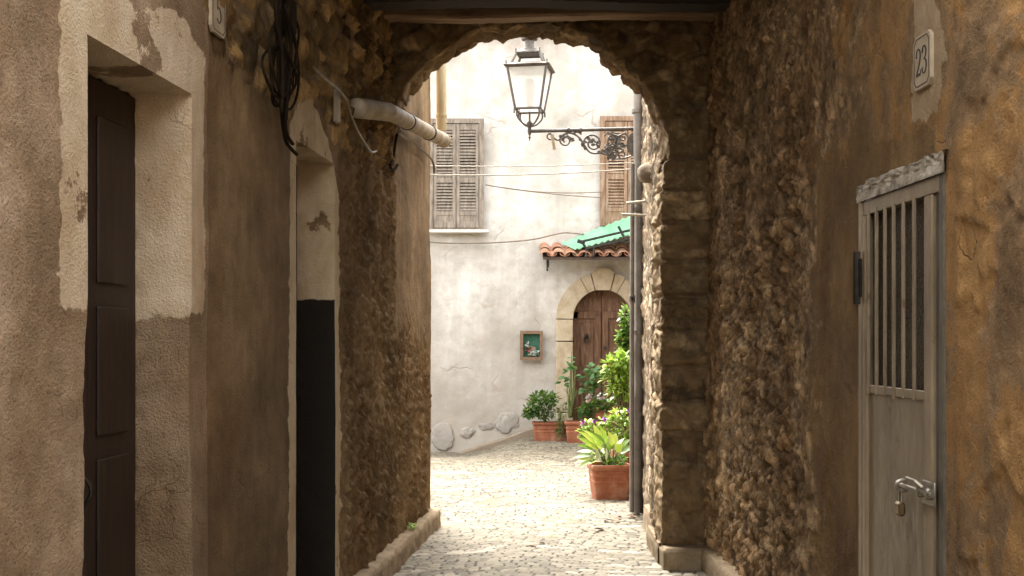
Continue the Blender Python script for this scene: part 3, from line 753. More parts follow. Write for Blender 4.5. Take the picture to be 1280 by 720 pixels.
g.extr([(DRX-.12, FD-.10, DZS+r0*.975), (DRX+.12, FD-.10, DZS+r0*.975), (DRX+.19, FD-.10, DZS+r1+.0), (DRX+.08, FD-.10, DZS+r1+.075), (DRX-.08, FD-.10, DZS+r1+.075), (DRX-.19, FD-.10, DZS+r1)], (0, .15, 0))
g.build('keystone', M_SURR, SURR)
for s in (-1, 1):
    for za, zb, yp in ((DZS-.36, DZS-.008, FD-.09), (.42, DZS-.372, FD-.075), (-.1, .405, FD-.10)):
        g = G(); g.box((DRX+s*(r0+r1)/2, (yp+FD+.05)/2, (za+zb)/2), (r1-r0, FD+.05-yp, zb-za), None, .015, 2); g.build('jamb_stone', M_SURR, SURR)
g = G(); g.box((DRX, FD+.0, .01), (2*DR_+.1, .5, .12), None, .02); g.build('door_step', M_SURR, FH)

# tiled canopy over the door
CAN = thing('tiled_canopy', 'small terracotta barrel tile canopy on iron brackets above the arched door', 'canopy', P(745, 318, FD-.3))
M_TILE = mat_var('terracotta_tile', (.26, .115, .065), (.40, .20, .12), (.52, .35, .24), 7, .85, .5, 35, .008)
x0, x1 = PX(676), PX(825); zf, zb = P(0, 320.5, FD-.62).z, P(0, 309, FD-.05).z
def tile(g, cx, r0, r1, ya, za, yb, zb_, up, n=7, thick=.014):
    vs = []
    for (r, y, z) in ((r0, ya, za), (r1, yb, zb_)):
        for rr in (r, r-thick):
            for k in range(n):
                a = math.pi*k/(n-1); vs.append((cx-rr*math.cos(a), y, z+up*rr*math.sin(a)*.62))
    fs = []
    for k in range(n-1):
        fs += [(k, k+1, 2*n+k+1, 2*n+k), (n+k, 3*n+k, 3*n+k+1, n+k+1), (k, n+k, n+k+1, k+1), (2*n+k, 2*n+k+1, 3*n+k+1, 3*n+k)]
    fs += [(0, 2*n, 3*n, n), (n-1, 2*n-1, 4*n-1, 3*n-1)]
    g.add(vs, fs)
r_ = random.Random(4); pitch = .205; nT = int((x1-x0)/pitch); D_ = [FD-.66, FD-.36, FD-.05]
for i in range(nT+1):
    cx = x0+.06+i*pitch
    g = G()
    for k in range(2):
        ya, yb = D_[k], D_[k+1]+.07; za = zf+(zb-zf)*(ya-D_[0])/.61; zb_ = zf+(zb-zf)*(yb-D_[0])/.61
        j = r_.uniform(-.012, .012); dz = r_.uniform(-.006, .006)+k*.012
        tile(g, cx+j, .094, .07, ya+r_.uniform(-.02, .02), za+.02+dz, yb, zb_+.012+dz, 1)
    g.build('cover_tile', M_TILE, CAN)
    if i < nT:
        g = G(); tile(g, cx+pitch/2, .085, .07, D_[0]+.03, zf+.05, FD-.05, zb+.05, -1); g.build('pan_tile', M_TILE, CAN)
M_BOARD = mat_var('canopy_board', (.05, .032, .022), (.10, .065, .045), None, 5, .8, .4, 30, .005)
g = G(); g.extr([(x0+.02, FD-.64, zf-.055), (x0+.02, FD-.64, zf-.02), (x0+.02, FD-.03, zb-.02), (x0+.02, FD-.03, zb-.055)], (x1-x0, 0, 0)); g.build('board', M_BOARD, CAN)
for x in (PX(684), PX(820)):
    g = G(); g.tube([(x, FD-.02, zf-.16), (x, FD-.55, zf-.15)], .014, 6); g.tube([(x, FD-.55, zf-.15), (x, FD-.6, zf-.05)], .014, 6); g.tube([(x, FD-.03, zf-.2), (x, FD-.03, zb-.05)], .014, 6); g.build('bracket', M_IRON, CAN)

# green corrugated awning in an iron frame
AW = thing('green_awning', 'sloping pale green corrugated awning sheet in a dark iron frame above the tile canopy', 'awning', P(745, 300, FD-.5))
m = N('green_translucent_sheet'); n = m.noise(6, 5, .6)
c = m.ramp(n, [(.3, (.20, .50, .29)), (.7, (.34, .65, .42))])
M_GREEN = m.fin(c, .45, None, None, Transmission_Weight=.25, Specular_IOR_Level=.4)
A, B, C_, D2_ = P(702, 303.5, FD-.12), P(816, 257, FD-.08), P(816, 286, FD-.62), P(719, 312, FD-.55)
vs = []; fs = []; nu, nv = 60, 6
for i in range(nu+1):
    for j in range(nv+1):
        u, v = i/nu, j/nv; p = (A*(1-u)+B*u)*(1-v)+(D2_*(1-u)+C_*u)*v
        vs.append(p+Vector((0, 0, .012*math.sin(u*nu*1.3))))
fs = [(i*(nv+1)+j, (i+1)*(nv+1)+j, (i+1)*(nv+1)+j+1, i*(nv+1)+j+1) for i in range(nu) for j in range(nv)]
k = len(vs); vs2 = vs+[v+Vector((0, 0, -.006)) for v in vs]
g = G(); g.add(vs2, fs+[tuple(a+k for a in f[::-1]) for f in fs]); g.build('sheet', M_GREEN, AW, True)
g = G()
fa, fb, fc, fd = P(727, 302, FD-.62), P(818, 280.5, FD-.68), P(733, 311, FD-.62), P(818, 292.5, FD-.70)
M_FRAME = mat_var('dark_frame_iron', (.02, .022, .018), (.05, .05, .04), None, 9, .5, .2, 30, .003, metal=.4)
g.tube([fa, fb], .019, 6); g.tube([fc, fd], .019, 6); g.tube([fa, fc], .019, 6); g.tube([P(773, 283, FD-.65), P(782, 300, FD-.68)], .02, 6); g.tube([P(722, 301, FD-.6), P(731, 304, FD-.62)], .03, 6)
g.tube([fc, P(732, 322, FD-.7)], .016, 6); g.tube([P(742, 311, FD-.64), P(742, 321, FD-.7)], .016, 6)
g.build('frame', M_FRAME, AW)

# small framed shrine picture
SH = thing('framed_shrine', 'little wooden framed wall niche holding flowers against green cloth beside the arched door', 'wall shrine', P(663.5, 432, FD))
M_FRW = mat_var('faded_frame_wood', (.17, .10, .06), (.28, .19, .12), None, 8, .75, .4, 30, .004, stretch=(3, 3, 3))
xa, xb, za, zb2 = PX(650), PX(678.5), PZ(450), PZ(413.5); ft = .052
yw = FD-.04
g = G(); g.ring([(xa+ft, yw, za+ft), (xb-ft, yw, za+ft), (xb-ft, yw, zb2-ft), (xa+ft, yw, zb2-ft)], [(xa, yw, za), (xb, yw, za), (xb, yw, zb2), (xa, yw, zb2)], (0, -.075, 0)); g.build('frame', M_FRW, SH)
g = G(); g.box(((xa+xb)/2, yw-.012, (za+zb2)/2), (xb-xa-.03, .02, zb2-za-.03)); g.build('backing', mat_var('green_cloth', (.02, .07, .045), (.05, .15, .10), None, 9, .8, .4, 30, .004), SH)
def flower(g, c, r, n, seed, dirv=(0, -1, .2)):
    rr = random.Random(seed)
    for i in range(n):
        a = rr.uniform(0, 6.28); e = rr.uniform(.1, 1.2); d = Vector((math.cos(a)*math.sin(e), -math.cos(e), math.sin(a)*math.sin(e)))
        g.leaf(Vector(c)+d*r*.2, d+Vector((rr.uniform(-.2, .2),)*3), Vector((rr.uniform(-1, 1), rr.uniform(-1, 1), 1)), r*rr.uniform(.8, 1.1), r*.8, .3, .15)
def plain(name, c, rough=.6, **kw): return mat_var(name, tuple(x*.8 for x in c), c, None, 14, rough, .1, 40, .002)
cc = [(659.5, 431, (.55, .58, .52)), (661, 437, (.55, .12, .10)), (664, 439, (.72, .70, .62)), (668, 438, (.62, .70, .66)), (666, 434.5, (.70, .52, .36)), (670, 441, (.45, .55, .50))]
for i, (x, y, c) in enumerate(cc):
    g = G(); flower(g, P(x, y, FD-.09), .055, 16, i); g.build('flower', plain('shrine_petal', c), SH, True)
g = G(); c = P(664.5, 443, FD-.085); g.lathe([(.05, -.02), (.065, .0), (.06, .012), (.02, .014)], c, 16, 1, .4); g.build('dish', plain('shrine_dish', (.35, .40, .30)), SH, True)

# ================================================================ street lamp
LX = P(662, 163, 11.2)
LAMP = thing('street_lamp', 'old iron lantern with four frosted panes on a scrolled wall bracket by the drainpipe', 'street lamp', (1.17, 11.2, LX.z), None)
M_LIR = mat_var('grey_painted_iron', (.08, .07, .06), (.18, .16, .14), None, 24, .55, .3, 80, .003, metal=.3)
LAN = None
def lz(y): return EYE-(y-CY)/F*11.2
th_ = -math.radians(9.5); RZ = Matrix.Rotation(th_, 3, 'Z')
def LP(x, y, z): return Vector((LX.x, LX.y, 0))+RZ @ Vector((x, y, 0))+Vector((0, 0, z))
def sq(h): return [(-h, -h), (h, -h), (h, h), (-h, h)]
zt, zb_ = lz(87), lz(138); ht, hb = .182, .117
def frust(g, h0, z0, h1, z1, cap=True):
    vs = [LP(x, y, z0) for x, y in sq(h0)]+[LP(x, y, z1) for x, y in sq(h1)]
    fs = [(i, (i+1) % 4, 4+(i+1) % 4, 4+i) for i in range(4)]
    if cap: fs += [(3, 2, 1, 0), (4, 5, 6, 7)]
    g.add(vs, fs)
g = G()
for i in range(4):
    x, y = sq(1)[i]; x2, y2 = sq(1)[(i+1) % 4]
    g.tube([LP(x*hb, y*hb, zb_), LP(x*ht, y*ht, zt)], .0115, 6)
    g.tube([LP(x*hb, y*hb, zb_), LP(x2*hb, y2*hb, zb_)], .0115, 6); g.tube([LP(x*ht, y*ht, zt), LP(x2*ht, y2*ht, zt)], .010, 6)
    g.tube([LP(x*(hb+.006), y*(hb+.006), zb_+.01), LP(x*(hb+.01), y*(hb+.01), zb_-.045)], .008, 6)
    # curved leg running in to the stem
    pts = []
    for t in np.linspace(0, 1, 9):
        rr = hb*.86*(1-t)**.55*(1+.25*math.sin(t*math.pi))+.022*t; pts.append(LP(x*rr, y*rr, zb_-.005-(zb_-lz(157))*t))
    g.tube(pts, .0085, 6)
g.tube([LP(0, 0, zb_-.01), LP(0, 0, lz(160))], .009, 6)
g.build('lantern_frame', M_LIR, LAMP, angle=40)
g = G(); frust(g, .205, zt+.0, .215, zt+.012); frust(g, .205, zt+.0121, .152, zt+.04)
g.build('eave', M_LIR, LAMP)
g = G(); z1, z2 = zt+.04, lz(68)
for i in range(4):
    x, y = sq(1)[i]; x2, y2 = sq(1)[(i+1) % 4]
    g.tube([LP(x*.145, y*.145, z1), LP(x*.105, y*.105, z2)], .012, 6); g.tube([LP(x*.108, y*.108, z2), LP(x2*.108, y2*.108, z2)], .012, 6)
    g.tube([LP(x*.11, y*.11, z2), LP(x*.112, y*.112, z2+.035)], .006, 6); g.tube([LP(x*.19, y*.19, zt+.012), LP(x*.19, y*.19, zt+.05)], .006, 6)
frust(g, .118, z2, .06, z2+.045)
g.build('roof_frame', M_LIR, LAMP)
g = G(); g.lathe([(.075, 0), (.05, .03), (.042, .07), (.048, .10), (.075, .105), (.08, .125), (.06, .15), (.02, .17)], LP(0, 0, z2+.03), 20); g.build('chimney', M_LIR, LAMP, angle=40)
m = N('frosted_pane'); tr = m.n('ShaderNodeBsdfTranslucent'); tr.inputs[0].default_value = (.95, .94, .90, 1); df = m.n('ShaderNodeBsdfDiffuse'); df.inputs[0].default_value = (.80, .78, .72, 1)
tp = m.n('ShaderNodeBsdfTransparent'); mx = m.n('ShaderNodeMixShader'); mx.inputs[0].default_value = .5; m.l(df.outputs[0], mx.inputs[1]); m.l(tr.outputs[0], mx.inputs[2])
mx2 = m.n('ShaderNodeMixShader'); m.l(m.ramp(m.noise(3, 3, .5), [(.3, .18), (.7, .36)]), mx2.inputs[0]); m.l(mx.outputs[0], mx2.inputs[1]); m.l(tp.outputs[0], mx2.inputs[2]); m.l(mx2.outputs[0], m.out.inputs[0])
M_PANE = m.m
for i in range(4):
    x, y = sq(1)[i]; x2, y2 = sq(1)[(i+1) % 4]; a = .965
    vs = [LP(x*hb*a, y*hb*a, zb_+.006), LP(x2*hb*a, y2*hb*a, zb_+.006), LP(x2*ht*a, y2*ht*a, zt-.004), LP(x*ht*a, y*ht*a, zt-.004)]
    g = G(); g.add(vs, [(0, 1, 2, 3)]); g.build('pane', M_PANE, LAMP)
g = G(); g.lathe([(.012, 0), (.03, .02), (.036, .06), (.05, .12), (.055, .2), (.045, .26), (.01, .28)], LP(0, 0, zb_+.02), 18); g.build('bulb', plain('milky_bulb', (.55, .53, .48), .4), LAMP, True)
g = G(); g.lathe([(.004, lz(176)), (.007, lz(173)), (.013, lz(171.5)), (.006, lz(170)), (.016, lz(167)), (.020, lz(163)), (.016, lz(160)), (.026, lz(157)), (.030, lz(154)), (.012, lz(151))], (LX.x, LX.y, 0), 14); g.build('finial', M_LIR, LAMP, angle=40)
# bracket bar, scrolls and wall plate (in the plane y = 11.2, running to the wall on the right)
BX = 1.17
g = G(); g.tube([(LX.x, 11.2, lz(164)), (BX+.06, 11.2, lz(160.5))], .017, 10)
for px_ in (711, 726): g.tube([P(px_-1.5, 162.5, 11.2), P(px_+1.5, 162.5, 11.2)], .026, 10)
g.build('bracket_bar', M_LIR, LAMP, angle=40)
def spiral(cx, cy, r0, r1, a0, turns, n=26):
    return [P(cx+(r0+(r1-r0)*t)*math.cos(a0+turns*6.283*t), cy+(r0+(r1-r0)*t)*math.sin(a0+turns*6.283*t), 11.2) for t in np.linspace(0, 1, n)]
g = G()
def poly(pts, r=.0085): g.tube([P(x, y, 11.2) for x, y in pts], r, 6)
def smooth(pts, n=6):
    out = []; q = [pts[0]]+list(pts)+[pts[-1]]
    for i in range(1, len(q)-2):
        for k in range(n):
            t = k/n; a, b, c, d = q[i-1], q[i], q[i+1], q[i+2]
            out.append(tuple(.5*((2*b[j])+(-a[j]+c[j])*t+(2*a[j]-5*b[j]+4*c[j]-d[j])*t*t+(-a[j]+3*b[j]-3*c[j]+d[j])*t**3) for j in (0, 1)))
    return out+[pts[-1]]
g.tube(spiral(687.5, 170, 5, 1.5, .3, 1.1), .008, 6)
poly(smooth([(692, 172), (697, 175), (702, 172), (708, 166.5), (716, 167), (724, 172), (730, 181), (737, 190), (746, 191.5), (755, 188), (764, 180), (772, 171), (782, 166)]), .0095)
g.tube(spiral(707, 175.5, 8.5, 2, -1.2, -1.5), .0085, 6); g.tube(spiral(741, 179, 12.5, 3, 2.4, 1.6), .0095, 6)
g.tube(spiral(768, 176, 9, 2, 2.6, 1.4), .0085, 6); g.tube(spiral(767, 191, 7, 1.5, -2.2, -1.3), .008, 6); g.tube(spiral(779, 172, 6, 1.5, 0, -1.2), .008, 6); g.tube(spiral(778, 193, 6, 1.2, 1, 1.2), .008, 6)
poly(smooth([(746, 191), (757, 193), (766, 198), (778, 198), (789, 195)])); poly(smooth([(716, 167), (722, 165), (727, 168)])); poly(smooth([(755, 170), (760, 166), (766, 171), (760, 175)]))
poly(smooth([(756, 188), (764, 184), (772, 184), (780, 188)])); poly(smooth([(760, 181), (768, 185), (775, 192)]))
rr = random.Random(8)
for (x, y) in ((700, 173), (706, 171), (712, 176), (741, 179), (738, 176), (745, 181), (756, 187), (760, 184), (764, 189), (770, 186), (774, 181), (766, 170), (772, 175), (760, 194), (770, 197), (778, 185), (752, 190), (728, 177)):
    for _ in range(3):
        a = rr.uniform(0, 6.28); g.leaf(P(x, y, 11.19), (math.cos(a), rr.uniform(-.3, .3), math.sin(a)), (0, -1, 0), .05, .03, .3, .3)
c = P(741, 179, 11.19); g.lathe([(.001, 0), (.035, .002), (.03, .016), (.01, .02)], (0, 0, 0), 14) if False else None
g.build('bracket_scroll', M_LIR, LAMP)
g = G(); c = P(795, 181, 11.2); g.lathe([(.001, -.015), (.115, -.015), (.115, .015), (.001, .015)], (0, 0, 0), 24)
g.v = [(c.x+x*.80, c.y-.03+z, c.z+yy) for x, yy, z in g.v]; g.build('wall_plate', M_LIR, LAMP)
g = G(); a = P(690, 168, 11.18); b = P(693, 187, 11.18); d = (b-a).normalized(); g.box((a+b)/2, (.028, .012, (b-a).length), Matrix.Rotation(.16, 3, 'Y').transposed(), .003); g.build('tag', plain('pale_tag', (.45, .36, .22)), LAMP)

# ================================================================ drainpipes and wires
M_PIPE = mat_var('dark_lead_pipe', (.17, .15, .13), (.28, .25, .22), None, 7, .5, .25, 50, .004, metal=.5)
DP = thing('drainpipe', 'thick dark grey drainpipe standing against the sunlit rubble wall', 'drainpipe', P(797.5, 643, 11.0))
def wob(x0, y0, x1, y1, d, n, amp, seed):
    r = random.Random(seed); return [P(x0+(x1-x0)*t+amp*math.sin(t*9+seed)+r.uniform(-.25, .25)*amp, y0+(y1-y0)*t, d) for t in np.linspace(0, 1, n)]
g = G(); g.tube([P(799, 100, 11), P(799, 122, 11), P(799, 420, 11)]+wob(798.3, 425, 797.5, 520, 11, 8, .9, 3)+[P(796.5, 540, 11), P(796.5, 641, 11)], .053, 16); g.build('pipe', M_PIPE, DP, angle=50)
for y in (497, 518, 262, 415, 139):
    g = G(); c = P(797.6, y, 11); g.lathe([(.055, -.02), (.06, -.018), (.06, .018), (.055, .02)], c, 18); g.build('pipe_collar', M_PIPE, DP, angle=40)
DP2 = thing('drainpipe', 'thin grey pipe running down just left of the thick drainpipe', 'drainpipe', P(790, 643, 10.9))
g = G(); g.tube([P(790.5, 205, 10.92), P(790, 380, 10.92), P(789.6, 640, 10.92)], .021, 12); g.build('pipe', M_PIPE, DP2, angle=50)
for y in (373, 375):
    g = G(); c = P(790, y, 10.92); g.lathe([(.022, -.03), (.028, -.028), (.028, .028), (.022, .03)], c, 14); g.build('pipe_collar', M_PIPE, DP2, angle=40)
M_STUB = mat_var('pale_rod', (.35, .31, .25), (.52, .47, .39), None, 12, .5, .2, 40, .002, metal=.4)
for i, (a, b, lb) in enumerate((((783, 254), (822, 249), 'upper of the two thin rods sticking out of the rubble wall behind the drainpipe'), ((777, 268), (818, 270), 'lower of the two thin rods sticking out of the rubble wall behind the drainpipe'))):
    g = G(); g.tube([P(*a, 10.6), P(b[0]+8, b[1], 10.6)], .012, 8); tag(g.build('metal_rod', M_STUB, None, angle=40), lb, 'rod', 'rods across the drainpipe')
M_YP = mat_var('yellowed_gutter', (.30, .21, .10), (.50, .39, .22), (.60, .50, .33), 5, .55, .3, 40, .003, stretch=(4, 4, .5))
YP = thing('downspout', 'short yellowed downspout hanging at the corner of the plastered house', 'downspout', P(551, 80, 10.4))
g = G(); c0 = P(551.5, 163, 10.42); c1 = P(551.5, -120, 10.42); g.tube([c0, c0+Vector((0, 0, .12)), c1], .046, 16); g.build('pipe', M_YP, YP, angle=50)
g = G(); g.lathe([(.047, 0), (.05, .003), (.05, .03), (.047, .033)], c0+Vector((0, 0, .11)), 16); g.build('pipe_collar', M_YP, YP)
M_WIRE = mat_var('pale_cable', (.30, .265, .21), (.42, .38, .31), None, 12, .6, .1, 40, .002)
M_WIRED = mat_var('brown_cable', (.16, .12, .08), (.28, .22, .16), None, 12, .6, .1, 40, .002)
def wire(pts, d0, d1, r, lb, mat, sag=0, tw=0, grp='cables across the courtyard'):
    P0 = P(*pts[0], d0); P1 = P(*pts[1], d1); out = []
    for t in np.linspace(0, 1, 70):
        p = P0*(1-t)+P1*t; p = p+Vector((0, tw*math.cos(t*170), -sag*4*t*(1-t)+tw*math.sin(t*170))); out.append(p)
    g = G(); g.tube(out, r, 6); tag(g.build('cable', mat, None, True), lb, 'cable', grp)
wire(((505, 206), (806, 202.5)), 12.5, 12.5, .005, 'upper of the two taut pale cables crossing in front of both shuttered windows', M_WIRE, .03, .003)
wire(((505, 217), (806, 210)), 12.5, 12.5, .006, 'lower of the two taut pale cables crossing in front of both shuttered windows', M_WIRE, .04)
wire(((607, 231), (752, 240)), 19.55, 19.55, .008, 'upper thin cable drooping along the facade between the two shuttered windows', M_WIRED, .06)
wire(((607, 231), (752, 247)), 19.55, 19.55, .008, 'lower thin cable drooping along the facade between the two shuttered windows', M_WIRED, .03)
g = G()
g.tube([P(x, y, 19.56) for x, y in smooth([(530, 302), (560, 304), (600, 304), (640, 302), (668, 299), (690, 294), (707, 291), (730, 293)])], .011, 6); tag(g.build('cable', M_WIRED, None, True), 'brown cable fixed to the facade under the grey shutters running to the tile canopy', 'cable', 'cables across the courtyard')

# ================================================================ things on the left wall
M_DUCT = mat_var('dull_metal_duct', (.24, .18, .115), (.42, .34, .24), (.56, .48, .36), 6, .7, .3, 40, .004, metal=.1)
DU = thing('flue_pipe', 'bent pale metal flue pipe running along the wall out through the arch', 'flue pipe', P(500, 150, 8.6))
def onL(px, py, off):
    """point at pixel (px,py) lying `off` in front of the left wall"""
    d = 1.62-off*.996; k = (px-CX)/F; dd = -(1.62-off)/(k-.09); return P(px, py, dd)
g = G(); a, b = onL(446, 135, .03), P(487, 140, 8.0)
pts = [a+(b-a)*t for t in np.linspace(0, 1, 49)]; g.tube(pts, [.057+.006*math.sin(i*1.57) for i in range(49)], 18); g.build('corrugated_hose', M_DUCT, DU, True)
c = P(556, 176, 10.1)
g = G(); g.tube([b-(c-b)*.01, b+(c-b)*.03]+[b+(c-b)*t for t in np.linspace(.06, 1, 12)], .057, 20, cap=False); g.tube([c, c-(c-b)*.02], [.05, .05], 20); g.build('pipe', M_DUCT, DU, angle=50)
ax = (c-b).normalized(); q = Vector((0, 0, 1)).rotation_difference(ax).to_matrix()
for t in (.28, .66, .97):
    g = G(); g.lathe([(.058, -.014), (.063, -.012), (.063, .012), (.058, .014)], (0, 0, 0), 20); ctr = b+(c-b)*t; g.v = [tuple(q @ Vector(v)+ctr) for v in g.v]; g.build('clamp_ring', M_IRON if t < .9 else M_DUCT, DU, angle=40)
# hanging coil of dark cables
M_BLK = mat_var('black_rubber_cable', (.010, .007, .004), (.03, .02, .012), None, 16, .9, .2, 60, .002, spec=.1)
CB = thing('cable_coil', 'dark bundle of looped cables hanging high on the plastered wall', 'cable bundle', onL(360, 90, .05))
r_ = random.Random(12)
for i in range(6):
    cx = 356+r_.uniform(-8, 10); w = r_.uniform(7, 20); h = r_.uniform(30, 64); cy = 78+r_.uniform(-14, 22); off = .04+.014*i
    pts = [(cx+w*math.sin(t)*(1+.3*math.sin(2*t+i))+2.2*math.sin(3*t+i*1.7), cy-h*math.cos(t)) for t in np.linspace(0, 6.283, 40)[:-1]]
    g = G(); g.tube([onL(x, y, off+.02*math.sin(k*.3)) for k, (x, y) in enumerate(pts)], .0065, 7, closed=True); g.build('cable_loop', M_BLK, CB, True)
for i, pts in enumerate(([(352, -40), (350, 10), (349, 70), (351, 120), (353, 150), (357, 175), (364, 186), (371, 193)], [(357, -40), (359, 20), (357, 80), (356, 130), (358, 165), (366, 180)], [(364, -40), (361, 15), (364, 60), (360, 110), (357, 150)], [(349, -40), (345, 18), (353, 70), (352, 140)])):
    g = G(); g.tube([onL(x, y, .055+.02*i) for x, y in smooth(pts)], .009, 7); g.build('cable_strand', M_BLK, CB, True)
g = G(); g.box(onL(357, 22, .05), (.10, .05, .16), None, .01); g.build('clamp', M_BLK, CB)
M_CON = mat_var('grey_conduit', (.14, .105, .075), (.30, .24, .18), None, 14, .5, .2, 40, .002, metal=.4)
g = G(); g.tube([onL(x, y, .05) for x, y in smooth([(392, 84), (397, 90), (412, 103), (424, 113), (433, 126), (438, 142), (446, 162), (455, 178), (464, 190), (470, 189)])], .0085, 8); tag(g.build('conduit', M_CON, None, True), 'thin bent metal conduit slanting down the wall below the cable bundle', 'conduit')
g = G(); g.tube([onL(x, y, .03) for x, y in smooth([(496, 168), (494, 180), (491, 200), (488, 208), (492, 214), (497, 206)])], .010, 7); tag(g.build('cable', M_BLK, None, True), 'short black cable hook hanging from the left wall under the flue pipe', 'cable', 'cables under the flue pipe')
g = G(); g.tube([onL(x, y, .06) for x, y in smooth([(498, 166), (506, 172), (516, 176), (524, 184), (533, 192), (540, 200), (543, 210), (543, 217)])], .009, 7); tag(g.build('cable', M_WIRED, None, True), 'brown cable sagging out under the end of the flue pipe', 'cable', 'cables under the flue pipe')
# white plastic cable cover
c = onL(421, 133, .02); g = G(); g.box(c, (.03, .07, .19), Quaternion((0, 0, 1), -math.atan(.09)).to_matrix(), .008); tag(g.build('junction_cover', plain('cream_cover', (.36, .29, .20)), None), 'narrow cream cover strip fixed on the wall above the second doorway', 'cover')

# ================================================================ house number plaques
M_PLQ = mat_var('aged_marble_plaque', (.34, .27, .18), (.50, .41, .29), None, 9, .5, .2, 50, .001)
M_INK = mat_var('black_lettering', (.03, .026, .02), (.06, .05, .04), None, 20, .6, .1, 50, .001)
def stroke(g, pts, wf, y0, th=.0016):
    """flat pen stroke in the plaque's own (u, v) plane; pen width follows wf(direction)"""
    L_, R_ = [], []
    for i, p in enumerate(pts):
        a = pts[max(i-1, 0)]; b = pts[min(i+1, len(pts)-1)]; t = Vector((b[0]-a[0], b[1]-a[1])).normalized(); nn = Vector((-t.y, t.x)); w = wf(t)*.5
        L_.append((p[0]+nn.x*w, p[1]+nn.y*w)); R_.append((p[0]-nn.x*w, p[1]-nn.y*w))
    return L_, R_
def plaque(name, label, origin, udir, ndir, W, H, strokes, grp):
    T = thing(name, label, 'number plaque', origin, grp); o = Vector(origin); u = Vector(udir).normalized(); n = Vector(ndir).normalized(); v = Vector((0, 0, 1))
    def at(a, b, c): return o+u*a+v*b+n*c
    k = .022; x, y = W/2, H/2
    pol = [(-x+k, -y), (x-k, -y), (x, -y+k), (x, y-k), (x-k, y), (-x+k, y), (-x, y-k), (-x, -y+k)]
    g = G(); g.extr([at(a, b, -.012) for a, b in pol], n*.0135); g.build('plate', M_PLQ, T)
    g = G(); i1 = [at(a*.87, b*.89, .0011) for a, b in pol]; i2 = [at(a*.84, b*.865, .0011) for a, b in pol]; g.ring(i2, i1, n*.002); g.build('border_line', M_INK, T)
    for ch in strokes:
        g = G()
        for pts, wmin, wmax in ch:
            Lp, Rp = stroke(g, pts, lambda t: wmin+(wmax-wmin)*abs(t.y)**1.5, 0)
            m_ = len(Lp); vs = [at(a, b, .0011) for a, b in Lp+Rp]+[at(a, b, .0034) for a, b in Lp+Rp]; fs = []
            for i in range(m_-1):
                fs += [(2*m_+i, 2*m_+i+1, 3*m_+i+1, 3*m_+i), (i, i+1, 2*m_+i+1, 2*m_+i), (m_+i, 3*m_+i, 3*m_+i+1, m_+i+1)]
            fs += [(0, 2*m_, 3*m_, m_), (m_-1, 2*m_-1, 4*m_-1, 3*m_-1)]
            g.add(vs, fs)
        g.build('digit', M_INK, T)
    return T
def sm(pts, n=8): return smooth(pts, n)
def two(cx, w, h): return [(sm([(cx-w*.48, h*.20), (cx-w*.42, h*.40), (cx-w*.05, h*.5), (cx+w*.38, h*.36), (cx+w*.40, h*.14), (cx+w*.08, -h*.14), (cx-w*.45, -h*.47)]), .003, .0085), ([(cx-w*.48, -h*.465), (cx, -h*.455), (cx+w*.46, -h*.465)], .009, .009), ([(cx+w*.46, -h*.47), (cx+w*.5, -h*.30)], .003, .004), ([(cx-w*.48, h*.19), (cx-w*.40, h*.25)], .007, .009)]
def three(cx, w, h): return [(sm([(cx-w*.45, h*.28), (cx-w*.35, h*.44), (cx, h*.5), (cx+w*.36, h*.36), (cx+w*.30, h*.12), (cx-w*.08, h*.03)]), .003, .0085), (sm([(cx-w*.08, h*.03), (cx+w*.36, -h*.06), (cx+w*.46, -h*.28), (cx+w*.12, -h*.49), (cx-w*.34, -h*.44), (cx-w*.46, -h*.28)]), .003, .009), ([(cx-w*.47, -h*.27), (cx-w*.38, -h*.33)], .007, .009), ([(cx-w*.46, h*.27), (cx-w*.38, h*.33)], .006, .008)]
def five(cx, w, h): return [([(cx+w*.45, h*.47), (cx-w*.3, h*.47)], .008, .008), ([(cx-w*.3, h*.48), (cx-w*.36, h*.02)], .003, .005), (sm([(cx-w*.36, h*.03), (cx, h*.12), (cx+w*.42, -h*.06), (cx+w*.42, -h*.32), (cx+w*.05, -h*.49), (cx-w*.45, -h*.36)]), .003, .0085)]
plaque('house_number', 'small cream house number plaque reading 23 above the barred metal door', RWp(4.312, 2.603, .012), (.0267, -1, 0), (-1, -.0267, 0), .165, .195,
       [two(-.028, .042, .098), three(.028, .042, .098)], 'house number plaques')
plaque('house_number', 'weathered house number plaque beside the limewashed doorway, cut by the top of the picture', LWp(4.795, 2.915, .016), (.09, 1, 0), (nLx, nLy, 0), .165, .195, [five(-.0, .05, .10)], 'house number plaques')

# ================================================================ barred metal door on the right
MD = thing('metal_door', 'worn grey metal door with a barred vent over its upper half and a bolt latch', 'door', RWp(4.58, 0, 0))
M_SLV = mat_var('worn_grey_door_paint', (.24, .185, .12), (.34, .27, .185), (.42, .345, .245), 3.2, .38, .35, 45, .004, metal=.35, spec=.5, stretch=(3, 3, .55))
def door_paint():
    m = N('worn_grey_door_paint'); v = m.coord((1.3, 1.3, .5)); a = m.noise(3, 6, .6, v); b = m.noise(26, 6, .65, v); k = m.noise(7, 6, .7)
    c = m.ramp(a, [(.3, (.18, .133, .08)), (.5, (.29, .222, .14)), (.7, (.40, .315, .21))])
    c = m.mix(.45, c, m.ramp(b, [(.32, .7), (.66, 1.0)]), 'MULTIPLY')
    rust = m.ramp(k, [(.60, 0.0), (.68, .8)]); c = m.mix(rust, c, (.12, .06, .025))
    scr = m.ramp(m.noise(60, 3, .5, m.coord((1, 1, .06))), [(.66, 0.0), (.70, .6)]); c = m.mix(scr, c, (.10, .075, .05))
    return m.fin(c, m.ramp(b, [(.3, .28), (.7, .55)]), m.bump(b, .45, .004), m.math('SUBTRACT', .4, m.math('MULTIPLY', rust, .4)))
M_SLV = door_paint()
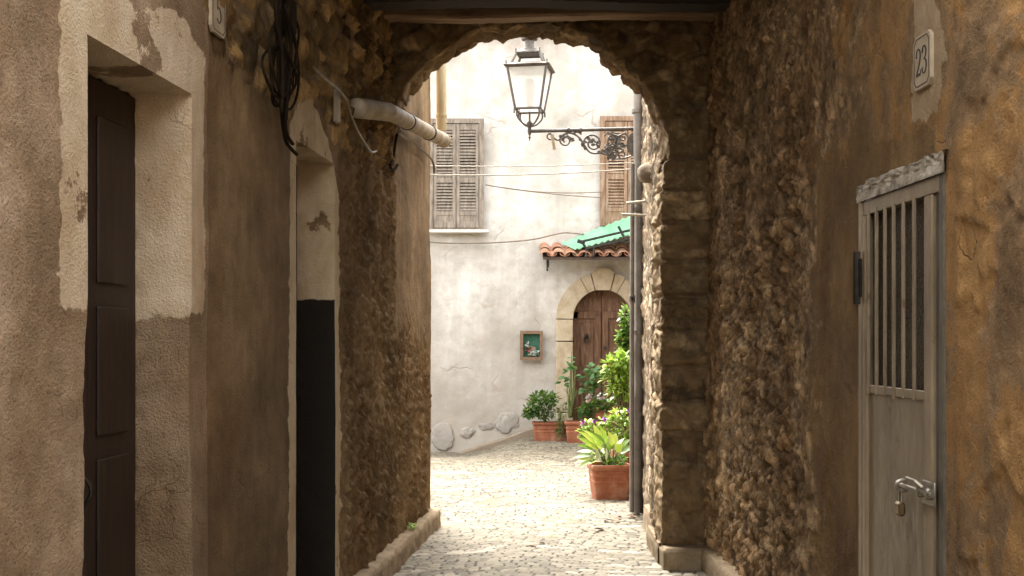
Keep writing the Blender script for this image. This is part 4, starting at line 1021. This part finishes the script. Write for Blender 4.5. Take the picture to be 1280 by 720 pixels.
M_SLV2 = mat_var('flaking_aluminium_paint', (.20, .16, .11), (.48, .42, .33), (.66, .60, .50), 13, .45, .8, 40, .012, metal=.25, lo=.36, hi=.62)
rotR = Quaternion((0, 0, 1), math.atan2(1, -.0267)).to_matrix()
def bxr(g, da, db, za, zb, ta, tb, bev=.004): g.box(RWp((da+db)/2, (za+zb)/2, (ta+tb)/2), (db-da, tb-ta, zb-za), rotR, bev)
d0, d1, zt = RD
g = G(); bxr(g, d0-.0, d0+.045, 0, zt-.055, -.06, .006); bxr(g, d0+.047, d0+.10, 0, zt-.055, -.06, -.006); g.build('door_frame', mat_var('dark_frame_steel', (.10, .085, .065), (.19, .165, .13), None, 5, .5, .2, 40, .003, metal=.3), MD)
g = G(); bxr(g, d1-.035, d1+.005, 0, zt-.055, -.06, .010); g.build('door_frame', M_SLV, MD)
# lintel with lumpy peeling paint
def lint(U, V):
    p3 = np.stack([U*9, V*9, U*0], 1); f1, f2, c = voro(np.stack([U/.05, V/.022, U*0], 1)+fbm(p3, 3, 3)[:, None], 4)
    z = zt-.06+V*.6; t = .016+(c-.5)*.012*sst(.05, .08, V)+fbm(p3*3, 3, 7)*.014
    top = sst(.125, .14, V); t = t*(1-top)-.02*top; z = z-np.maximum(V-.14, 0)*.4+fbm(np.stack([U*14, U*0, U*0], 1), 3, 9)*.03*sst(.06, .13, V)
    return np.stack([1.60-.0267*U-t, U-t*.0267, z], 1)
sheet('lintel_plate', steps((d0-.03, d1+.015, .008)), steps((0, .16, .006)), lint, M_SLV2, MD)
g = G(); bxr(g, d0+.0, d1+.0, zt-.118, zt-.058, -.055, .004, .003); g.build('top_rail', M_SLV, MD)
g = G(); bxr(g, d0+.107, d0+.182, .02, zt-.12, -.03, .008, .006); g.build('door_stile', M_SLV, MD)
g = G(); bxr(g, d1-.078, d1-.042, .02, zt-.12, -.03, .008, .005); g.build('door_stile', M_SLV, MD)
gz0, gz1 = 1.395, zt-.11
g = G(); bxr(g, d0+.185, d1-.081, .03, gz0, -.03, -.008, .002)
pn = g.build('door_panel', M_SLV, MD)
g = G(); bxr(g, d0+.185, d1-.081, gz0-.012, gz0+.022, -.012, .004, .003); g.build('mid_rail', M_SLV, MD)
# pierced dark plate behind the bars
m = N('pierced_plate'); v = m.voro(85, 'F1'); hcol = m.ramp(v, [(.25, (.008, .007, .006)), (.45, (.085, .068, .045))], 'LINEAR'); M_PERF = m.fin(hcol, .6, m.bump(v, .8, .004), .3)
g = G(); bxr(g, d0+.185, d1-.081, gz0, gz1+.03, -.044, -.036, .001); g.build('vent_plate', M_PERF, MD)
r_ = random.Random(5)
for i, px_ in enumerate((1086.5, 1096.5, 1107, 1118, 1130, 1143.5)):
    k = (px_-CX)/F; dd = 1.60/(k+.0267); e = r_.uniform(-.004, .004)
    g = G(); bxr(g, dd-.010, dd+.010, gz0-.02+e, gz1+.0+r_.uniform(-.004, .012), -.003, .0075, .002); g.build('bar', M_SLV, MD)
g = G(); c = RWp(d1-.005, 1.86, .016); g.tube([c+Vector((0, 0, -.11)), c+Vector((0, 0, .11))], .018, 10); bxr(g, d1-.05, d1+.0, 1.78, 1.94, .010, .018); g.build('hinge', M_IRON, MD)
# bolt latch and its padlock
zl = EYE-(603-CY)/F*4.45
g = G(); bxr(g, d0+.045, d0+.16, zl-.055, zl+.03, .013, .022, .003)
for q in (.055, .135): bxr(g, d0+q-.01, d0+q+.01, zl-.03, zl+.012, .02, .05, .006)
g.tube([RWp(d0+.02, zl-.008, .038), RWp(d0+.36, zl-.008, .038)], .0085, 10)
g.tube([RWp(d0+.11, zl+.01, .04), RWp(d0+.115, zl+.028, .06), RWp(d0+.2, zl+.03, .062)], .008, 8)
g.tube([RWp(d0+.30, zl-.008+.020*math.sin(t), .04+.026*math.cos(t)) for t in np.linspace(-2.2, 2.2, 12)], .007, 7)
g.build('bolt', M_STEEL, MD, angle=40)
g = G(); kz = zl-.13; bxr(g, d0+.17, d0+.205, kz-.03, kz+.03, -.007, -.003, .001); g.build('keyhole_plate', M_STEEL, MD)
PL = thing('padlock', 'small brass bottomed padlock hanging from the bolt of the metal door', 'padlock', RWp(4.455, zl-.09, .04))
dl = d0+.335
g = G(); bxr(g, dl-.026, dl+.026, zl-.125, zl-.072, .026, .052, .008); g.build('lock_body', mat_var('dull_brass', (.16, .11, .05), (.30, .22, .11), None, 12, .35, .2, 40, .001, metal=.8), PL)
g = G(); pts = [(-.017, -.075), (-.017, -.03), (-.014, -.008), (0, .004), (.014, -.008), (.017, -.03), (.017, -.075)]
g.tube([RWp(dl+a, zl+b, .039) for a, b in smooth(pts)], .006, 8); g.build('shackle', M_STEEL, PL, True)

# ================================================================ pots and plants
M_POT = mat_var('terracotta_pot', (.25, .085, .042), (.36, .14, .075), (.50, .30, .21), 5, .8, .5, 34, .005, lo=.34, hi=.72)
M_SOIL = mat_var('soil', (.03, .022, .015), (.06, .045, .03), None, 20, .95, .8, 40, .02)
def rpot(name, label, c, w, dp, h, rimh, grp, rot=0, taper=.84, rounds=2, saucer=False):
    """box planter with a rolled rim and bands"""
    c = Vector(c); T = thing(name, label, 'flower pot', c, grp); R = Matrix.Rotation(rot, 3, 'Z')
    def loop(sx, sy, z, r=.03, n=4):
        out = []
        for q, (a, b) in enumerate(((1, 1), (-1, 1), (-1, -1), (1, -1))):
            for k in range(n+1):
                an = math.pi/2*(q+k/n); out.append(c+R @ Vector((a*(sx/2-r)+r*math.cos(an), b*(sy/2-r)+r*math.sin(an), 0))+Vector((0, 0, z)))
        return out
    prof = [(taper, 0), (taper+.005, .01)]; rt = h-rimh
    for k in range(1, rounds+1):
        z = rt*(.45+.42*k/rounds); s = taper+(1-taper)*.75*z/h; prof += [(s, z-.022), (s+.022, z-.018), (s+.026, z-.008), (s+.02, z), (s, z+.004)]
    s = taper+(1-taper)*.75*rt/h; prof += [(s, rt), (s+.045, rt+.006), (s+.085, rt+rimh*.35), (s+.085, rt+rimh*.75), (s+.05, h), (s-.03, h), (s-.05, h-.03)]
    g = G(); vs = []; L = None
    for f, z in prof: lp = loop(w*f, dp*f if dp < w*1.01 else dp*f, z); L = len(lp); vs += lp
    fs = [(i*L+k, i*L+(k+1) % L, (i+1)*L+(k+1) % L, (i+1)*L+k) for i in range(len(prof)-1) for k in range(L)]+[tuple(range(L))[::-1]]
    g.add(vs, fs); g.build('pot', M_POT, T, angle=35)
    g = G(); lp = loop(w*(s-.04), dp*(s-.04), h-.03); g.add(lp, [tuple(range(L))]); g.build('soil', M_SOIL, T)
    return T
def leafmat(name, c1, c2, c3=None, rough=.45, tl=.35):
    m = N(name); n = m.noise(9, 4, .6); st = [(.32, c1), (.68, c2)] if c3 is None else [(.3, c1), (.5, c2), (.7, c3)]
    gi = m.n('ShaderNodeNewGeometry').outputs['Random Per Island']
    c = m.ramp(m.math('ADD', m.math('MULTIPLY', n, .5), m.math('MULTIPLY', gi, .5)), st)
    c = m.mix(.8, c, m.ramp(gi, [(0, .5), (.5, .95), (.93, 1.1)]), 'MULTIPLY'); c = m.mix(m.ramp(gi, [(.945, 0.0), (.955, .7)]), c, (.34, .27, .06)); m.fin(c, rough, None, None, Specular_IOR_Level=.4)
    t = m.n('ShaderNodeBsdfTranslucent'); m.l(m.mix(.5, c, (.35, .55, .08)), t.inputs[0]); mx = m.n('ShaderNodeMixShader'); mx.inputs[0].default_value = tl
    m.l(m.bs.outputs[0], mx.inputs[1]); m.l(t.outputs[0], mx.inputs[2]); m.l(mx.outputs[0], m.out.inputs[0]); return m.m
LF_BASIL = leafmat('basil_leaf', (.035, .10, .02), (.08, .18, .04))
LF_DARK = leafmat('glossy_leaf', (.03, .085, .015), (.08, .17, .03), (.16, .27, .05), .35)
LF_LIME = leafmat('lime_leaf', (.14, .25, .03), (.24, .36, .05), (.36, .46, .08), .4, .4)
LF_PALE = leafmat('pale_trailing_leaf', (.10, .16, .06), (.20, .26, .12))
LF_HOSTA = leafmat('hosta_leaf', (.13, .23, .025), (.27, .38, .04), (.42, .47, .08), .35, .4)
LF_HOL = leafmat('hollyhock_leaf', (.08, .19, .07), (.16, .30, .13))
LF_CREAM = leafmat('cream_leaf', (.52, .52, .33), (.66, .65, .48), None, .4, .3)
M_STEM = mat_var('green_stem', (.10, .14, .04), (.20, .22, .08), None, 20, .6, .1, 40, .002)
M_TWIG = mat_var('woody_stem', (.07, .05, .03), (.14, .10, .06), None, 20, .8, .3, 40, .004)
def crown(name, parent, mat, clumps, nper, L, W, seed, droop=.2, up=.35, hollow=.45):
    r = random.Random(seed); g = G()
    for (c, rad) in clumps:
        c = Vector(c)
        for _ in range(int(nper)):
            d = Vector((r.gauss(0, 1), r.gauss(0, 1), r.gauss(0, 1))).normalized(); k = hollow+(1-hollow)*r.random()**.6
            p = c+Vector((d.x*rad[0], d.y*rad[1], d.z*rad[2]))*k
            out = (d+Vector((r.uniform(-.6, .6), r.uniform(-.6, .6), up+r.uniform(-.5, .5)))).normalized(); l = L*r.uniform(.6, 1.15)
            g.leaf(p, out, Vector((r.uniform(-.5, .5), r.uniform(-.5, .5), 1)), l, W*r.uniform(.75, 1.1)*l/L, droop*r.uniform(.2, 2), .2)
    return g.build(name, mat, parent, True)
def stems(parent, mat, base, tips, r, seed, name='stem'):
    rr = random.Random(seed); g = G(); b = Vector(base)
    for t in tips:
        t = Vector(t); s = b+Vector((rr.uniform(-.03, .03), rr.uniform(-.03, .03), 0)); mid = (s+t)/2+Vector((rr.uniform(-.03, .03), rr.uniform(-.03, .03), .04))
        g.tube([s, s*.6+mid*.4+Vector((0, 0, .01)), mid, t], [r, r*.9, r*.7, r*.4], 6)
    return g.build(name, mat, parent, True)
POTS = 'terracotta pots in the courtyard'; PLN = 'plants in the courtyard'
# basil bush in a long planter
d = 19.0; sc = d/F
c = P(688, 548, d); c.z = gz(c.x, d)+.0
rpot('flower_pot', 'wide terracotta planter with grooves at the left end under the round green bush', c, 44*sc, .30, 24*sc, .05, POTS, .05, .9)
T = thing('bushy_plant', 'round dense green basil bush in the leftmost terracotta planter', 'plant', (c.x, c.y, c.z+.3), PLN)
cl = [(P(x, y, d+oy), (rx*sc, rx*sc, ry*sc)) for x, y, rx, ry, oy in ((676, 505, 14, 13, 0), (687, 508, 10, 12, .1), (664, 512, 9, 7, -.05), (683, 497, 10, 7, 0), (671, 497, 9, 7, .05), (691, 500, 7, 7, -.1), (660, 517, 6, 4, -.1), (678, 516, 12, 8, -.1), (668, 505, 8, 8, -.15))]
crown('foliage', T, LF_BASIL, cl, 85, .075, .045, 3)
stems(T, M_STEM, (c.x-.08, d, c.z+.28), [k[0] for k in cl], .010, 4)
T = thing('trailing_plant', 'small pale grey green plant spilling over the right end of the leftmost planter', 'plant', P(700, 535, d-.2), PLN)
cl = [(P(x, y, d-.2), (rx*sc, rx*sc*.7, ry*sc)) for x, y, rx, ry in ((700, 531, 6, 9), (703, 537, 6, 9), (699, 541, 5, 6), (697, 521, 7, 5), (704, 515, 8, 5), (709, 509, 6, 4))]
crown('foliage', T, LF_PALE, cl, 55, .055, .022, 13); stems(T, M_STEM, P(700, 526, d-.15), [k[0] for k in cl], .006, 14)
# long trough by the door with tall stalks, hollyhock and white geraniums
d = 18.7; sc = d/F
c = P(733, 548, d); c.z = 0
rpot('flower_pot', 'long terracotta trough standing in front of the arched door', c, 52*sc, .32, 27*sc, .06, POTS, -.05, .92)
T = thing('tall_stalk_plant', 'thin tall pale stalks with sparse leaves rising at the left end of the trough', 'plant', P(716, 522, d), PLN)
g = G(); r_ = random.Random(3)
for x, y in ((709, 480), (711, 470), (713.5, 455), (714.5, 440), (717, 476), (719, 462), (721, 488), (707, 486), (716, 485)):
    b = P(713+r_.uniform(-4, 5), 522, d+r_.uniform(-.05, .05)); t = P(x, y, d+r_.uniform(-.08, .08)); g.tube([b, (b+t)/2+Vector((r_.uniform(-.03, .03), 0, 0)), t], [.013, .012, .006], 6)
g.build('stalk', M_STEM, T, True)
g = G()
for x, y, l in ((714, 447, .07), (713, 455, .09), (716, 460, .13), (710, 464, .10), (720, 462, .16), (707, 472, .12), (705, 481, .10), (712, 474, .10), (719, 470, .10), (701, 478, .10)):
    for q in range(2):
        a = r_.uniform(-.6, 3.7); g.leaf(P(x, y, d-.03), (math.cos(a), r_.uniform(-.6, .1), math.sin(a)*.5), (r_.uniform(-.3, .3), -.5, 1), l, l*.85, .3, .15)
g.build('leaf', LF_HOL, T, True)
T = thing('leafy_plant', 'grey green broad leaved plant climbing in front of the arched door behind the white flowers', 'plant', P(738, 522, d+.1), PLN)
cl = [(P(x, y, d+.1), (rx*sc, rx*sc, ry*sc)) for x, y, rx, ry in ((741, 462, 6, 7), (737, 472, 9, 6), (744, 477, 8, 7), (735, 484, 7, 6), (741, 490, 8, 6), (738, 500, 8, 7), (747, 468, 4, 4), (729, 508, 7, 7), (739, 512, 9, 6))]
crown('foliage', T, LF_HOL, cl, 17, .12, .095, 23, .3); stems(T, M_STEM, P(738, 524, d+.1), [k[0] for k in cl], .009, 24)
T = thing('geranium', 'white and pink flowering geranium in the trough before the arched door', 'plant', P(744, 520, d-.08), PLN)
cl = [(P(x, y, d-.1), (rx*sc, rx*sc, ry*sc)) for x, y, rx, ry in ((737, 508, 8, 6), (746, 508, 8, 6), (730, 514, 6, 5), (755, 505, 7, 5), (760, 510, 6, 5))]
crown('foliage', T, LF_BASIL, cl, 42, .07, .06, 33); stems(T, M_STEM, P(744, 522, d-.08), [P(x, y, d-.15) for x, y in ((735, 496), (736, 501), (748, 493), (754, 497), (740, 495), (761, 500))], .005, 34)
for i, (x, y, cl_) in enumerate(((734.5, 495.5, 0), (735, 500.5, 1), (748.5, 493, 0), (749, 497, 0), (753.5, 496.5, 1), (738, 494, 1), (761, 499, 0))):
    g = G(); flower(g, P(x, y, d-.2), .042, 16, i+40); g.build('flower', plain('geranium_petal', ((.78, .74, .70), (.74, .52, .50))[cl_]), T, True)
M_SH = M_POT
for i, (p3, lb) in enumerate((([(744, 522), (747, 510), (751, 511), (755, 522)], 'left pointed terracotta shard standing in the trough'), ([(755, 521), (761, 512), (769, 508), (768, 522)], 'right curved terracotta shard standing in the trough'))):
    g = G(); g.extr([P(x, y, d-.15) for x, y in p3], (.01, .03, .01)); tag(g.build('pot_shard', M_POT, None), lb, 'pot shard', 'terracotta shards')
# tall shrubs against the right side
d = 14.6; sc = d/F
T = thing('tall_shrub', 'tall dark glossy leaved shrub half hidden behind the drainpipes', 'shrub', (P(795, 0, d).x, d, 0), PLN)
cl = [(P(x, y, d), (rx*sc, rx*sc, ry*sc)) for x, y, rx, ry in ((784, 396, 7, 9), (786, 410, 8, 10), (781, 422, 8, 8), (788, 428, 9, 10), (784, 442, 8, 9), (790, 455, 12, 14), (796, 400, 12, 16), (800, 430, 14, 20), (780, 433, 6, 5), (786, 480, 12, 16), (782, 502, 10, 12), (772, 490, 9, 10))]
crown('foliage', T, LF_DARK, cl, 70, .10, .052, 43, .25, .1); stems(T, M_TWIG, (P(796, 0, d).x, d, .02), [k[0] for k in cl], .016, 44)
d = 13.6; sc = d/F
T = thing('lime_shrub', 'bright yellow green shrub with pointed leaves in front of the dark shrub', 'shrub', (P(785, 0, d).x, d, 0), PLN)
cl = [(P(x, y, d), (rx*sc, rx*sc, ry*sc)) for x, y, rx, ry in ((763, 456, 6, 5), (772, 452, 9, 6), (768, 464, 9, 7), (779, 458, 9, 7), (764, 474, 6, 6), (775, 474, 9, 8), (785, 466, 8, 9), (770, 484, 7, 6), (782, 448, 7, 5), (780, 490, 8, 7), (792, 480, 9, 12))]
crown('foliage', T, LF_LIME, cl, 40, .11, .048, 53, .25, .15); stems(T, M_TWIG, (P(788, 0, d).x, d, .02), [k[0] for k in cl], .012, 54)
# pot tucked behind, with the purple flowering plant
d = 12.55; sc = d/F
c = P(787, 0, d); c.z = 0
rpot('flower_pot', 'terracotta pot mostly hidden behind the nearest pot and the drainpipe', c, 42*sc, .34, .44, .07, POTS, .1)
T = thing('purple_flower_plant', 'low lime green plant with a few purple flowers behind the nearest pot', 'plant', (c.x, d, .4), PLN)
cl = [(P(x, y, d), (rx*sc, rx*sc, ry*sc)) for x, y, rx, ry in ((757, 538, 10, 7), (770, 530, 10, 8), (782, 536, 10, 10), (764, 546, 12, 8), (777, 548, 12, 9), (742, 534, 9, 5), (749, 541, 9, 6), (735, 530, 6, 4), (786, 520, 8, 9), (772, 518, 8, 6), (785, 556, 8, 8), (729, 541, 5, 4), (757, 526, 7, 4))]
crown('foliage', T, LF_LIME, cl, 50, .062, .034, 63, .25, .2); stems(T, M_STEM, (c.x, d, .42), [k[0] for k in cl], .007, 64)
for i, (x, y) in enumerate(((727.5, 528.5), (756, 523.5), (786, 513), (743, 527))):
    g = G(); flower(g, P(x, y, d-.12), .032, 14, i+70); g.build('flower', plain('purple_petal', (.42, .10, .45)), T, True)
# nearest pot with the broad leaved plant
d = 11.95; sc = d/F
c = P(761.5, 0, d+.17); c.z = 0
rpot('flower_pot', 'square terracotta pot with a thick rolled rim standing nearest on the cobbles', c, 51*sc, .385, .352, .065, POTS, .08, .80)
T = thing('broad_leaf_plant', 'broad leaved yellow green plant in the nearest square terracotta pot', 'plant', (c.x, c.y, .32), PLN)
r_ = random.Random(77); g = G(); gc = G(); gs = G()
tips = [(724, 560), (729, 546), (735, 535), (744, 533), (722, 572), (737, 553), (748, 540), (757, 545), (766, 552), (775, 556), (783, 562), (741, 568), (733, 566), (752, 560), (760, 566), (770, 570), (776, 548), (783, 549), (746, 551), (727, 553), (764, 542), (720, 566), (726, 578), (731, 538), (738, 545), (754, 533), (770, 542), (784, 571), (788, 556), (748, 566), (756, 552), (764, 575), (735, 577)]
for i, (x, y) in enumerate(tips):
    t = P(x, y, d+.17+r_.uniform(-.16, .1)); b = Vector((c.x+r_.uniform(-.06, .05), c.y+r_.uniform(-.05, .05), .33)); k = b+(t-b)*.42+Vector((0, 0, .05)); gs.tube([b, b*.5+k*.5+Vector((0, 0, .02)), k], [.006, .005, .004], 5)
    gl = G() if i in (13, 16) else g
    gl.leaf(k, t-k, Vector((r_.uniform(-.4, .4), -.55, .8)), (t-k).length*1.1, .082*r_.uniform(.8, 1.2), .28, .22)
    if gl is not g: gl.build('pale_leaf', LF_CREAM, T, True)
for x, y in ((752, 578), (746, 577), (740, 579), (758, 576)):
    a = P(x, y, d+.1); gc = G(); gc.leaf(a, Vector((r_.uniform(-.5, .3), -.2, 1)), (0, -1, .1), .13, .03, .2, .2); gc.build('pale_leaf', LF_CREAM, T, True)
g.build('leaf', LF_HOSTA, T, True); gs.build('stem', M_STEM, T, True)
cl = [(P(x, y, d+.1), (rx*sc, rx*sc, ry*sc)) for x, y, rx, ry in ((770, 578, 9, 3.5), (776, 575, 6, 4), (762, 580, 7, 2.5))]
crown('low_foliage', T, LF_BASIL, cl, 45, .045, .035, 83)
# dry leaves on the cobbles, weed on the kerb
M_DRY = mat_var('dry_leaf', (.07, .04, .02), (.20, .13, .07), (.42, .34, .22), 9, .8, .2, 30, .004)
r_ = random.Random(31)
for i, (x, y) in enumerate(((764, 648), (770, 647), (775, 649), (782, 645), (788, 644), (793, 645), (797, 647), (747, 636), (752, 637), (735, 663), (742, 661), (748, 661), (744, 664), (768, 651), (671, 683), (673, 680))):
    dd = 1.58*F/(y-CY); p = P(x, y, dd); p.z = .02; a = r_.uniform(0, 6.28)
    g = G(); g.leaf(p, (math.cos(a), math.sin(a), .12), (r_.uniform(-.3, .3), r_.uniform(-.3, .3), 1), r_.uniform(.06, .11), r_.uniform(.035, .06), .25, .4)
    o = g.build('dry_leaf', M_DRY, None, True); tag(o, 'curled dry brown leaf lying on the pale cobbles near the drainpipe foot', 'leaf', 'dry leaves on the cobbles')
c = LWp(9.15, .165, .035); T = G()
for i in range(60):
    a = r_.uniform(0, 6.28); T.leaf(c+Vector((r_.uniform(-.02, .02), r_.uniform(-.12, .12), r_.uniform(0, .02))), (math.cos(a), math.sin(a), r_.uniform(.3, 1.2)), (0, 0, 1), r_.uniform(.02, .05), .012, .3, .2)
tag(T.build('weed', LF_LIME, None, True), 'tuft of yellow green weed growing on the left kerb', 'weed')
# ================================================================ light, camera
w = bpy.data.worlds.new('World'); SC.world = w; w.use_nodes = True; nt = w.node_tree
sky = nt.nodes.new('ShaderNodeTexSky'); sky.sky_type = 'NISHITA'; sky.sun_disc = False
EL, AZ = math.radians(61), math.radians(344)
sky.sun_elevation = EL; sky.sun_rotation = AZ; sky.dust_density = 4; sky.air_density = 1.0
hs = nt.nodes.new('ShaderNodeHueSaturation'); hs.inputs['Saturation'].default_value = .15
nt.links.new(sky.outputs[0], hs.inputs['Color']); bg = nt.nodes['Background']; bg.inputs[1].default_value = .15
wm = nt.nodes.new('ShaderNodeMix'); wm.data_type = 'RGBA'; wm.blend_type = 'MULTIPLY'; wm.inputs[0].default_value = 1; wm.inputs[7].default_value = (1, .98, .94, 1)
nt.links.new(hs.outputs[0], wm.inputs[6]); nt.links.new(wm.outputs[2], bg.inputs[0])
S = Vector((math.sin(AZ)*math.cos(EL), math.cos(AZ)*math.cos(EL), math.sin(EL)))
sd = bpy.data.lights.new('sun', 'SUN'); sd.energy = .52; sd.angle = math.radians(18); sd.color = (1, .96, .89)
so = bpy.data.objects.new('sun', sd); COL.objects.link(so); so.rotation_euler = (-S).to_track_quat('-Z', 'Y').to_euler(); so.location = (0, 0, 12)
cd = bpy.data.cameras.new('camera'); co = bpy.data.objects.new('camera', cd); COL.objects.link(co); SC.camera = co
co.location = (0, 0, EYE); co.rotation_euler = (math.radians(90), 0, 0)
cd.sensor_width = 36; cd.lens = 36*F/1280; cd.shift_y = (CY-360)/1280; cd.clip_start = .05; cd.clip_end = 500
SC.view_settings.view_transform = 'Standard'; SC.view_settings.look = 'None'; SC.view_settings.gamma = 1; SC.view_settings.exposure = 3.25; SC.view_settings.use_curve_mapping = False
SC.render.engine = 'CYCLES'; SC.cycles.max_bounces = 10; SC.cycles.diffuse_bounces = 8; SC.cycles.use_denoising = True; SC.cycles.sample_clamp_indirect = 6
